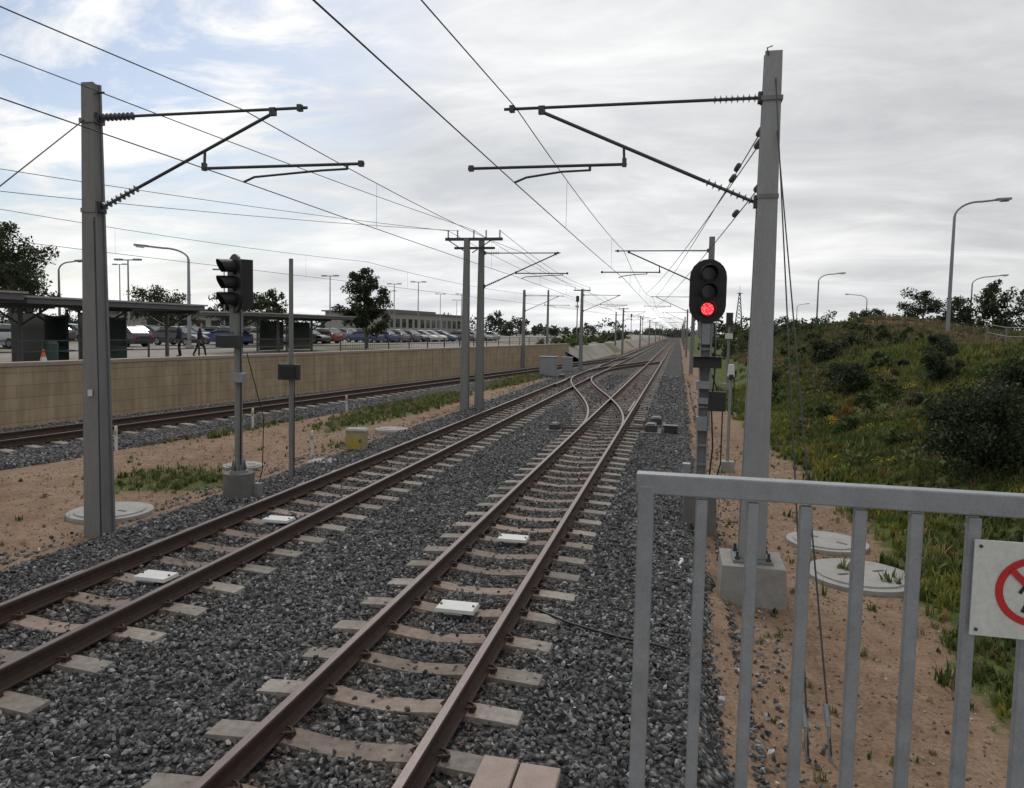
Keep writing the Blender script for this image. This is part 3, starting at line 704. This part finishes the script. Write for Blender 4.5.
# ---------------------------------------------------------------- people
def person(name,x,y,z,ang,stride,mtop):
    pts={'pel':(0,0,.93,.125),'sp':(0,.01,1.1,.12),'ch':(0,.01,1.3,.135),'nk':(0,.02,1.46,.055),'hd':(0,.03,1.53,.05)}
    ed=[('pel','sp'),('sp','ch'),('ch','nk'),('nk','hd')]
    for s,k in((-1,'l'),(1,'r')):
        st=stride*s
        pts['hip'+k]=(s*.10,0,.87,.095); pts['kn'+k]=(s*.10,st*.22+.04,.49,.062); pts['an'+k]=(s*.10,st*.36-.02,.10,.042); pts['to'+k]=(s*.11,st*.36+.15,.05,.038)
        pts['sh'+k]=(s*.18,.01,1.40,.065); pts['el'+k]=(s*.235,-st*.12,1.13,.045); pts['wr'+k]=(s*.24,-st*.2+.08,.90,.030); pts['ha'+k]=(s*.24,-st*.22+.10,.82,.032)
        ed+=[('pel','hip'+k),('hip'+k,'kn'+k),('kn'+k,'an'+k),('an'+k,'to'+k),('ch','sh'+k),('sh'+k,'el'+k),('el'+k,'wr'+k),('wr'+k,'ha'+k)]
    ks=list(pts); me=bpy.data.meshes.new(name); me.from_pydata([pts[k][:3] for k in ks],[(ks.index(a),ks.index(b)) for a,b in ed],[])
    o=bpy.data.objects.new(name+'_tmp',me); scene.collection.objects.link(o); o.modifiers.new('s','SKIN'); 
    sv=me.skin_vertices[0].data
    for i,k in enumerate(ks): r=pts[k][3]; sv[i].radius=(r*(1.35 if k in('ch','sp','pel') else 1),r); sv[i].use_root=(k=='pel')
    ss=o.modifiers.new('u','SUBSURF'); ss.levels=2; ss.render_levels=2
    bpy.context.view_layer.update(); dg=bpy.context.evaluated_depsgraph_get(); em=bpy.data.meshes.new_from_object(o.evaluated_get(dg)); bpy.data.objects.remove(o)
    em.materials.clear()
    mats=['trous',mtop,'skin','black']
    for m_ in mats: em.materials.append(M[m_])
    for p_ in em.polygons:
        c=p_.center; side=abs(c.x)>.17
        p_.material_index=3 if c.z<.1 else (2 if (c.z>1.47 or (side and c.z<.89)) else (1 if (c.z>.92 or side) else 0)); p_.use_smooth=True
    b=bpy.data.objects.new(name,em); scene.collection.objects.link(b); b.location=(x,y,z); b.rotation_euler=(0,0,ang)
    mb=MB(); mb.ell((0,.035,1.625),(.075,.095,.115),'skin'); mb.ell((0,.01,1.65),(.083,.098,.105),'hair'); mb.box((0,.135,1.615),(.022,.03,.04),'skin',top=(.012,.012))
    for s in(-1,1):
        mb.ell((s*.078,.03,1.62),(.012,.02,.03),'skin',6,5); mb.ell((s*.03,.122,1.635),(.012,.008,.008),'black',6,5)
        st=stride*s; hx,hy,hz=s*.24,-st*.22+.10,.80
        for q in range(4): mb.tube([(hx,hy-.03+q*.02,hz),(hx,hy-.03+q*.021,hz-.045),(hx-s*.012,hy-.03+q*.02,hz-.075+abs(q-1.5)*.008)],[.009,.009,.006],5,'skin')
        mb.tube([(hx,hy+.02,hz+.03),(hx-s*.01,hy+.05,hz),(hx-s*.015,hy+.055,hz-.03)],[.011,.010,.007],5,'skin')
    mb.box((0,.128,1.575),(.05,.01,.012),'red'); mb.obj('head_and_hands',parent=b)
p=W(15.6,7.6,1.2); person('walking_person',p[0],p[1],1.2,-.9,.8,'cloth')
p=W(14.9,8.2,1.2); person('standing_person',p[0],p[1],1.2,1.9,.2,'cloth2')
p=W(1.2,6.6,1.2); person('waiting_person',p[0],p[1],1.2,2.6,.1,'cloth')

mb=MB(); mb.cyl((0,0,.03),(0,0,.7),.16,.03,14,'orange'); mb.box((0,0,.02),(.4,.4,.04),'orange'); mb.cyl((0,0,.3),(0,0,.45),.112,.078,14,'white'); mb.obj('traffic_cone',W(4.4,4,1.2))
mb=MB(); mb.cyl((0,0,0),(0,0,1.1),.09,.09,12,'white'); mb.cyl((0,0,.7),(0,0,.9),.094,.094,12,'red'); mb.ell((0,0,1.1),(.09,.09,.05),'red'); mb.obj('bollard',W(2.6,4,1.2))

# ---------------------------------------------------------------- masts & overhead
def mast_geo(mb,x,y,z0,z1,wb,wt,mat):
    h=z1-z0; zc=(z0+z1)/2
    mb.box((x,y,zc),(wb*.82,wb*.62,h),mat,top=(wt*.82,wt*.62))
    for s in(-1,1):
        vs=[];th=.018
        for zz_,ww in((z0,wb),(z1+.004,wt)):
            yy=y+s*ww*.36
            vs+=[(x-ww/2,yy-th,zz_),(x+ww/2,yy-th,zz_),(x+ww/2,yy+th,zz_),(x-ww/2,yy+th,zz_)]
        mb.add(vs,[(0,3,2,1),(4,5,6,7),(0,1,5,4),(1,2,6,5),(2,3,7,6),(3,0,4,7)],mat)
def cant(mb,x,y,s,ro_=.12,arm=3.2,reach=3.05,reg=(1.68,3.66),steady_from=2.1,dz=0,t=.02):
    X_=lambda a:x+s*a
    z=5.65+dz
    mb.insul((X_(ro_+.03),y,z),(X_(ro_+.55),y,z),.055,8); mb.box((X_(ro_),y,z),(.06,.10,.12),'steel'); mb.tube([(X_(ro_+.5),y,z),(X_(arm),y,z-.0)],t,8,'steel')
    z2=4.45+dz; e=Vector((X_(2.72),y,z-.05)); b0=Vector((X_(ro_+.03),y,z2)); k=b0.lerp(e,.22); mb.insul(b0,k,.055,8); mb.box((X_(ro_),y,z2),(.06,.12,.14),'steel'); mb.tube([k,e],t*1.1,8,'steel')
    mb.box((X_(2.72),y,z-.03),(.08,.06,.10),'steel'); mb.box((X_(arm-.1),y,z+.0),(.06,.07,.08),'steel')
    q=b0.lerp(e,(reg[0]-ro_)/2.6); mb.tube([(X_(reg[0]),y,4.92+dz),(q.x,y,q.z)],.018,6,'steel'); mb.box((X_(reg[0]),y,4.95+dz),(.05,.06,.10),'steel')
    mb.tube([(X_(reg[0]-.03),y,4.93+dz),(X_(reg[1]),y,4.93+dz)],t,8,'steel')
    mb.box((X_(reg[1]-.04),y,4.93+dz),(.06,.06,.07),'steel')
    mb.tube([(X_(steady_from),y,4.86+dz),(X_(steady_from),y,4.93+dz)],.018,6,'steel')
    sg=1 if reach>steady_from else -1
    mb.tube([(X_(steady_from),y,4.87+dz),(X_(steady_from+sg*.35),y,4.86+dz),(X_(reach-sg*.15),y,4.80+dz),(X_(reach),y,4.74+dz)],.015,6,'steel')
def mast(x,y,side,z0=-.2,z1=6.1,wb=.30,wt=.18,mat='mast',cantk=None,extra=None,name='overhead_line_mast'):
    mb=MB(); mast_geo(mb,0,0,z0,z1,wb,wt,mat)
    if side: cant(mb,0,0,side,**(cantk or {}))
    if extra: extra(mb)
    return mb.obj(name,(x,y,0))
def right_extra(mb):
    mb.box((0,0,-.17),(.78,.8,.66),'conc',top=(.72,.74)); mb.box((0,0,.18),(.46,.46,.03),'mast')
    for sx_ in(-1,1):
        for s2 in(-1,1): mb.cyl((sx_*.18,s2*.18,.19),(sx_*.18,s2*.18,.29),.018,seg=6,mat='steel'); mb.cyl((sx_*.18,s2*.18,.195),(sx_*.18,s2*.18,.225),.034,seg=6,mat='steel')
    for z in(5.62,4.5): mb.box((0,0,z),(.24,.22,.05),'mast')
    mb.tube([(-.06,-.1,6.1),(-.08,-.1,6.18),(-.02,-.1,6.2)],.008,5,'steel')
mast(.95,9.4,-1,.2,6.15,.31,.19,'mast_lt',dict(ro_=.12,reach=3.05),right_extra)
def left_extra(mb):
    for z in(5.6,4.4): mb.box((0,0,z),(.23,.22,.06),'mast')
    mb.box((0,-.13,1.9),(.07,.015,.09),'white'); mb.cyl((.09,0,5.98),(.2,0,5.98),.015,seg=6,mat='steel')
    mb.tube([(.13,-.13,-.1),(.12,-.11,2.),(.09,-.10,4.3)],.012,6,'steel')
mast(-7.92,8.95,1,-.3,6.1,.31,.18,'mast',dict(reach=2.3,steady_from=3.75,reg=(1.72,3.98)),left_extra)
def dbl_extra(mb):
    mb.box((.25,0,6.08),(2.1,.1,.1),'steel'); mb.box((.2,.3,5.8),(1.5,.08,.08),'steel')
    for x in(-.7,-.35,.25,.7,1.2): mb.insul((x,0,6.12),(x,0,6.4),.05,4)
    mb.tube([(-.7,0,6.05),(0,0,5.6)],.02,6,'steel'); mb.tube([(.9,0,6.05),(.2,0,5.6)],.02,6,'steel')
mast(-7.5,26,0,extra=dbl_extra,mat='mast')
mast(-7.12,26.6,1,cantk=dict(reach=1.5,steady_from=3.0,reg=(1.3,3.2),arm=2.9),mat='mast')
mast(.95,26,-1,cantk=dict(reach=3.05))
def top_extra(mb):
    mb.box((0,0,6.0),(1.3,.08,.08),'steel')
    for x in(-.55,.55): mb.insul((x,0,6.04),(x,0,6.25),.045,4)
for i,y in enumerate((57,100,145,190,240,290,340)):
    mast(-7.3,y,1,cantk=dict(reach=1.7,steady_from=3.2,reg=(1.4,3.4),arm=2.9),extra=top_extra)
    mast(.95,y+1.5,-1,cantk=dict(reach=3.05))
mast(-12.2,59,1,z1=6.1,cantk=dict(reach=2.6))
mast(-14.6,84,0,z1=7.5); mast(-9.9,120,1,z0=.8)
for x,y,h in [(-11.8,88,7),(3.2,70,5),(3.5,110,6),(2.8,150,6),(-10.6,170,7),(2.6,42,4.0),(-10,210,7)]:
    mb=MB(); mb.cyl((0,0,-.4),(0,0,h),.08,.06,8,'mast'); mb.box((0,0,h-.3),(.35,.2,.7),'blackbox'); mb.box((0,-.12,h-1.2),(.4,.06,.3),'white'); mb.box((0,0,0),(.4,.4,.5),'conc'); mb.obj('trackside_equipment_post',(x,y,0))

wb_=MB()
def wire(p0,p1,sag=0,r=.007,n=14):
    p0=Vector(p0);p1=Vector(p1); pts=[]
    for i in range(n+1):
        t=i/n; q=p0.lerp(p1,t); q.z-=sag*4*t*(1-t); pts.append(q)
    wb_.tube(pts,r,5,'wire')
def catenary(sup,zc=4.74,zm=5.66,sagk=.00042,r=.0068):
    for (a,b) in zip(sup[:-1],sup[1:]):
        ln=math.hypot(a[0]-b[0],a[1]-b[1]); sg=min(.62,sagk*ln*ln); rr=r*(1+max(0,a[1])/120)
        wire((a[0],a[1],zc),(b[0],b[1],zc),.02,rr,6); wire((a[0],a[1],zm),(b[0],b[1],zm),sg,rr)
        nd=max(2,int(ln/7))
        for i in range(nd):
            t=(i+.5)/nd; x=a[0]+(b[0]-a[0])*t; y=a[1]+(b[1]-a[1])*t
            if 2<y<7: continue
            wb_.tube([(x,y,zc),(x,y,zm-sg*4*t*(1-t))],rr*.4,4,'wire')
catenary([(-2.1,-38),(-2.1,9.4),(-1.95,26),(-2.1,58.5),(-2.25,101.5),(-1.95,146.5),(-2.1,191.5),(-2.1,241.5),(-2.1,340)])
catenary([(-5.6,-38),(-5.62,8.95),(-5.6,26.5),(-5.75,57),(-5.5,100),(-5.65,145),(-5.65,190),(-5.65,240),(-5.65,340)])
catenary([(float(t3x(-30)),-30),(float(t3x(5)),5),(float(t3x(30)),30),(float(t3x(59)),59),(float(t3x(90)),90)])
wire((-7.8,-38,6.2),(-7.76,8.95,5.98),.4,.007); wire((-7.76,8.95,5.98),(-7.25,26,6.4),.05,.008); wire((-7.25,26,6.4),(-7.3,57,6.2),.25,.009); wire((-7.3,57,6.2),(-7.3,145,6.2),.6,.012)
for x in(-8.2,-6.3): wire((x,26,6.38),(-7.3+(x+7.25)*.6,57,6.22),.3,.009)
wire((-8.2,26,6.38),(-24,-6,6.9),.5,.008); wire((-7.85,26,6.38),(-27,-6,6.2),.6,.008)
for z0,xe,ze,ye in((5.45,-1.9,5.6,58),(4.75,-1.9,4.85,58),(5.3,-2.0,5.2,45)):
    a=Vector((.95,9.5,z0)); b_=Vector((xe,ye,ze)); d=(b_-a).normalized()
    for (l0,l1) in((.45,.8),(2.6,2.95)) : wb_.insul(a+d*l0,a+d*l1,.042,6)
    wire(a,b_,.25,.008)
wire((.98,9.35,5.9),(1.05,5.75,-.25),0,.0075); wire((1.02,9.35,5.3),(1.22,5.8,-.25),0,.0075); wire((-7.95,8.9,5.65),(-7.98,2.2,-.1),0,.008)
wb_.obj('overhead_wires')
mb=MB()
for x,y in((1.05,5.75),(1.22,5.8)):
    mb.cyl((x,y,-.36),(x-.01,y+.1,-.07),.014,seg=8,mat='galv'); mb.cyl((x-.01,y+.1,-.08),(x-.02,y+.2,.05),.022,seg=8,mat='galv')
mb.obj('guy_wire_anchor')

# ---------------------------------------------------------------- signals
def capsule(w_,h,th,n=10):
    pts=[]; r=w_/2
    for i in range(n+1): a=math.pi*i/n; pts.append((r*math.cos(a),h/2-r+r*math.sin(a)))
    for i in range(n+1): a=math.pi+math.pi*i/n; pts.append((r*math.cos(a),-h/2+r+r*math.sin(a)))
    return pts
def signal_head(mb,c,ang,lit):
    R=Matrix.Rotation(ang,3,'Z'); C=Vector(c); T=lambda v:C+R@Vector(v)
    pts=capsule(.55,.98,.03); k=len(pts)
    vs=[T((x,-.02,z)) for x,z in pts]+[T((x,.02,z)) for x,z in pts]
    fs=[tuple(range(k)),tuple(range(2*k-1,k-1,-1))]+[(i,i+k,(i+1)%k+k,(i+1)%k) for i in range(k)]
    mb.add(vs,fs,'black')
    mb.box(T((0,.13,0)),(.34,.22,.8),'black',R=R)
    for i,z in enumerate((.27,0,-.27)):
        mb.cyl(T((0,-.02,z)),T((0,-.05,z)),.125,seg=20,mat='black')
        mb.cyl(T((0,-.05,z)),T((0,-.058,z)),.095,seg=20,mat=('redlit' if lit and i==2 else 'lens'))
        n=14; V_=[];F_=[]
        for j in range(n+1):
            a=math.radians(-35)+math.radians(250)*j/n
            for rr_ in(.118,.13):
                ln=.26*(.45+.55*max(0,math.sin(a)*.5+.5))
                V_+=[T((rr_*math.cos(a),-.04,z+rr_*math.sin(a))),T((rr_*math.cos(a),-.04-ln,z+rr_*math.sin(a)-.01))]
        for j in range(n):
            a=j*4; F_+=[(a,a+1,a+5,a+4),(a+2,a+6,a+7,a+3),(a+1,a+3,a+7,a+5)]
        mb.add(V_,F_,'black')
mb=MB()
for s in(-1,1): mb.box((s*.075,0,1.6),(.02,.13,3.5),'mast_lt')
mb.box((0,.055,1.6),(.13,.02,3.5),'mast_lt')
for z in np.arange(.9,3.1,.3): mb.box((0,-.02,z),(.13,.02,.04),'galv')
signal_head(mb,(.0,-.12,3.58),.06,True)
mb.box((.0,0,3.0),(.26,.12,.22),'galv'); mb.box((.0,-.02,3.02),(.12,.2,.5),'galv')
mb.box((.03,-.12,2.5),(.42,.2,.17),'blackbox'); mb.box((.03,-.24,2.585),(.44,.16,.012),'blackbox')
mb.box((.2,-.08,1.9),(.26,.08,.3),'blackbox'); mb.box((-.02,-.1,2.15),(.2,.14,.12),'galv'); mb.box((-.02,-.1,1.55),(.16,.12,.22),'galv'); mb.box((.0,-.07,1.9),(.16,.08,.1),'galv')
mb.box((0,0,.16),(.52,.46,.86),'conc_dk',top=(.48,.42)); mb.box((0,0,.61),(.56,.5,.05),'mast'); mb.box((-.22,-.05,.75),(.12,.16,.32),'galv')
mb.tube([(.12,-.1,.6),(.16,-.14,1.2),(.12,-.1,1.8),(.15,-.1,2.4),(.12,-.05,3.1)],.014,6,'black')
mb.tube([(.06,.1,-.1),(.3,.12,.9),(.3,.12,1.8),(.12,.1,2.3)],.012,6,'black')
mb.obj('railway_signal',(.40,12.0,-.05),bevel=.004)
mb=MB(); mb.cyl((0,0,.4),(0,0,3.35),.065,.065,14,'mast'); mb.cyl((0,0,-.3),(0,0,.48),.27,.25,20,'conc_dk'); mb.cyl((0,0,.48),(0,0,.52),.15,seg=14,mat='galv')
for a in range(4): mb.cyl((.11*math.cos(a*1.57),.11*math.sin(a*1.57),.5),(.11*math.cos(a*1.57),.11*math.sin(a*1.57),.6),.014,seg=6,mat='steel')
for a in range(4): mb.box((.09*math.cos(a*1.57+.8),.09*math.sin(a*1.57+.8),.6),(.1,.014,.2),'mast',rz=a*1.57+.8,top=(.02,.014))
signal_head(mb,(-.02,-.05,3.66),-.62,False)
mb.box((-.1,-.1,2.7),(.4,.18,.2),'blackbox'); mb.box((.08,-.1,2.1),(.2,.14,.16),'galv'); mb.box((-.03,0,3.05),(.2,.1,.4),'mast'); mb.tube([(.07,-.07,.5),(.1,-.09,1.4),(.1,-.08,2.1),(.08,-.06,3.2)],.012,6,'black'); mb.tube([(.1,.1,2.5),(.35,.2,1.4),(.32,.2,.5),(.2,.1,-.1)],.01,5,'black')
mb.box((.3,.1,.05),(.12,.12,.5),'galv')
mb.obj('railway_signal',(-7.22,11.3,-.1),bevel=.004)
mb=MB(); mb.cyl((0,0,-.2),(0,0,4.15),.05,.04,10,'mast'); mb.box((0,-.08,2.0),(.42,.1,.3),'blackbox'); mb.box((0,-.135,2.0),(.3,.02,.2),'black'); mb.tube([(.06,0,-.1),(.07,0,1.9)],.01,5,'black'); mb.obj('marker_light_pole',(-7.24,13.1,0),bevel=.003)
mb=MB(); mb.cyl((0,0,-.4),(0,0,2.0),.035,.035,10,'galv'); mb.box((0,-.05,2.05),(.16,.2,.28),'white',top=(.12,.16)); mb.box((0,-.12,1.9),(.10,.1,.12),'blackbox'); mb.cyl((.08,0,1.2),(.08,0,1.9),.012,seg=6,mat='black'); mb.box((0,0,-.2),(.3,.3,.25),'conc'); mb.obj('trackside_telephone_post',(1.2,18.1,0),bevel=.006)
mb=MB(); mb.box((0,0,.24),(.46,.36,.55),'cream'); mb.box((0,0,.53),(.52,.42,.05),'conc_lt',top=(.44,.36)); mb.box((-.02,-.185,.2),(.34,.012,.28),'yellow'); mb.box((.12,-.2,.28),(.03,.02,.08),'steel'); mb.box((0,0,-.05),(.56,.46,.08),'conc'); mb.obj('cable_pit_cabinet',(-7.5,16.7,-.1),.2,bevel=.008)
def lid(x,y,r,h=.08):
    z=float(gz(x,y)); mb=MB(); mb.cyl((0,0,-.2),(0,0,h),r,r*.985,36,'conc_lt'); mb.cyl((0,0,h),(0,0,h+.02),r*.82,r*.81,36,'conc_lt')
    mb.box((r*.4,0,h+.022),(.16,.05,.012),'steel'); mb.box((-r*.4,0,h+.022),(.16,.05,.012),'steel'); mb.obj('concrete_pit_lid',(x,y,z),random.uniform(0,3),bevel=.01)
for a in((-8.6,9.95,.62,.05),(-7.45,14.9,.36),(-8.0,20.3,.5),(-8.9,14.1,.42,.05),(2.45,10.5,.70,.05),(2.32,12.1,.6,.05)): lid(*a)
for x,y in((-12.7,14.9),(-8.2,15.8),(-12.0,19.5),(-11.4,24.5)):
    mb=MB(); mb.cyl((0,0,-.2),(0,0,.55),.035,.035,10,'white'); mb.ell((0,0,.55),(.035,.035,.03),'white'); mb.box((0,-.04,.42),(.07,.012,.1),'cream'); mb.obj('marker_post',(x,y,-.1),bevel=0)
def pm(x,y,rz=0,s=1.):
    mb=MB(); mb.box((0,0,.1*s),(.36*s,.75*s,.22*s),'blackbox',top=(.30*s,.68*s)); mb.box((0,0,.225*s),(.22*s,.5*s,.03),'steel'); mb.box((-.35,-.1,.06),(.7,.07,.04),'rust'); mb.box((-.35,.15,.06),(.7,.05,.04),'rust'); mb.box((0,0,-.01),(.6*s,1.1*s,.05),'conc_dk'); mb.obj('point_machine',(x,y,-.01),rz,bevel=.01)
pm(-.72,22.4); pm(-.62,24.2); pm(-3.5,21.8,math.pi,.8); pm(-7.0,46)
for x,y in((-.15,22.4),):
    mb=MB(); mb.box((0,0,.08),(.38,.3,.24),'blackbox',top=(.36,.28)); mb.box((0,0,.21),(.42,.34,.03),'steel'); mb.tube([(.1,-.1,.05),(.3,-.4,.0),(.1,-.8,-.02)],.02,6,'black'); mb.obj('junction_box',(x,y,-.03),random.uniform(-.3,.3),bevel=.008)
mb=MB(); mb.box((0,0,.6),(1.1,.5,1.3),'galv'); mb.box((0,0,1.28),(1.2,.6,.06),'galv'); mb.box((-.27,-.255,.6),(.5,.02,1.15),'galv'); mb.box((.27,-.255,.6),(.5,.02,1.15),'galv'); mb.obj('equipment_cabinet',(-8.4,49,-.1),bevel=.01)
mb=MB(); mb.box((0,0,.5),(.7,.5,1.1),'mast_lt'); mb.box((0,0,1.07),(.8,.6,.05),'galv'); mb.box((0,-.255,.5),(.6,.02,.95),'galv'); mb.obj('equipment_cabinet',(-8.0,55,-.1),bevel=.01)
mb=MB(); mb.tube([(.05,9.15,-.16),(.1,9.4,-.05),(.13,9.7,-.02),(.1,10.0,-.1)],.03,10,'white'); mb.obj('plastic_pipe')
mb=MB(); mb.tube([(-1.35,7.5,-.01),(-.95,7.15,.02),(-.5,7.0,.0),(-.1,6.85,.02),(.2,6.8,-.02),(.4,6.6,-.17),(.55,6.3,-.26)],.012,6,'black'); mb.obj('ground_cable')
mb=MB(); mb.box((-1.06,3.6,-.02),(.24,2.2,.12),'pink'); mb.box((-.79,3.6,-.02),(.27,2.16,.11),'pink'); mb.obj('concrete_slab',bevel=.012)

# ---------------------------------------------------------------- platform, fence, sign
mb=MB(); mb.box((1.9,-8,.46),(4.8,20.8,1.6),'conc_dk'); mb.box((1.9,-8.,1.27),(4.9,20.8,.03),'conc'); mb.obj('station_platform')
mb=MB(); Yf=2.35; zt=2.447
mb.box((1.46,Yf,zt-.032),(3.15,.05,.064),'galv'); mb.box((1.46,Yf,1.38),(3.0,.04,.05),'galv')
mb.box((-.083,Yf,1.83),(.05,.052,1.16),'galv')
for i in range(19):
    x=.085+i*.151
    if i in(7,14): mb.box((x,Yf,1.84),(.055,.052,1.1),'galv')
    mb.box((x,Yf,1.885),(.036,.03,.98),'galv')
mb.obj('platform_end_fence',bevel=.005)
mb=MB(); cx,cz=.99,2.18; yf=2.318
mb.box((cx,yf,cz),(.31,.006,.275),'white')
def ring(r0_,r1_,y_,mat,n=40):
    vs=[];fs=[]
    for i in range(n):
        a=2*math.pi*i/n
        for r_ in(r0_,r1_): vs.append((cx+r_*math.cos(a),y_,cz+r_*math.sin(a)))
    for i in range(n): a=i*2;b=((i+1)%n)*2; fs.append((a,a+1,b+1,b))
    mb.add(vs,fs,mat)
ring(.078,.098,yf-.0045,'red')
mb.box((cx,yf-.0062,cz),(.165,.002,.018),'red',R=Matrix.Rotation(math.radians(45),3,'Y'))
R_=lambda d:Matrix.Rotation(math.radians(d),3,'Y')
mb.cyl((cx,yf-.0035,cz+.052),(cx,yf-.0048,cz+.052),.012,seg=16,mat='black')
mb.box((cx,yf-.0043,cz+.014),(.026,.0014,.052),'black'); mb.box((cx-.014,yf-.0043,cz-.032),(.012,.0014,.06),'black',R=R_(22)); mb.box((cx+.014,yf-.0043,cz-.032),(.012,.0014,.06),'black',R=R_(-22))
mb.box((cx-.024,yf-.0043,cz+.014),(.009,.0014,.046),'black',R=R_(30)); mb.box((cx+.024,yf-.0043,cz+.014),(.009,.0014,.046),'black',R=R_(-30))
for s in(-1,1):
    for t in(-1,1): mb.cyl((cx+s*.14,yf-.003,cz+t*.12),(cx+s*.14,yf-.006,cz+t*.12),.005,seg=8,mat='steel')
mb.obj('no_pedestrians_sign')

mb=MB()
for y in np.arange(26,47,2.5): z=float(gz(16.5,y)); mb.box((16.5,y,z+.4),(.06,.06,1.1),'mast')
for zo in(.45,.9):
    ys2=list(np.arange(26,47,2.5)); mb.tube([(16.5,y,float(gz(16.5,y))+zo) for y in ys2],.025,5,'mast')
mb.obj('roadside_fence')
V=[]
for i,y in enumerate(np.arange(10,200,4.)):
    for x in(28.,35.): V.append((x,y,float(gz(31,y))+.15))
I=np.arange(len(V)).reshape(-1,2); F=np.stack([I[:-1,0],I[:-1,1],I[1:,1],I[1:,0]],-1); np_obj('road',np.array(V),F,None,M['road'])
print('DONE', sum(len(o.data.polygons) for o in scene.objects if o.type=='MESH'))
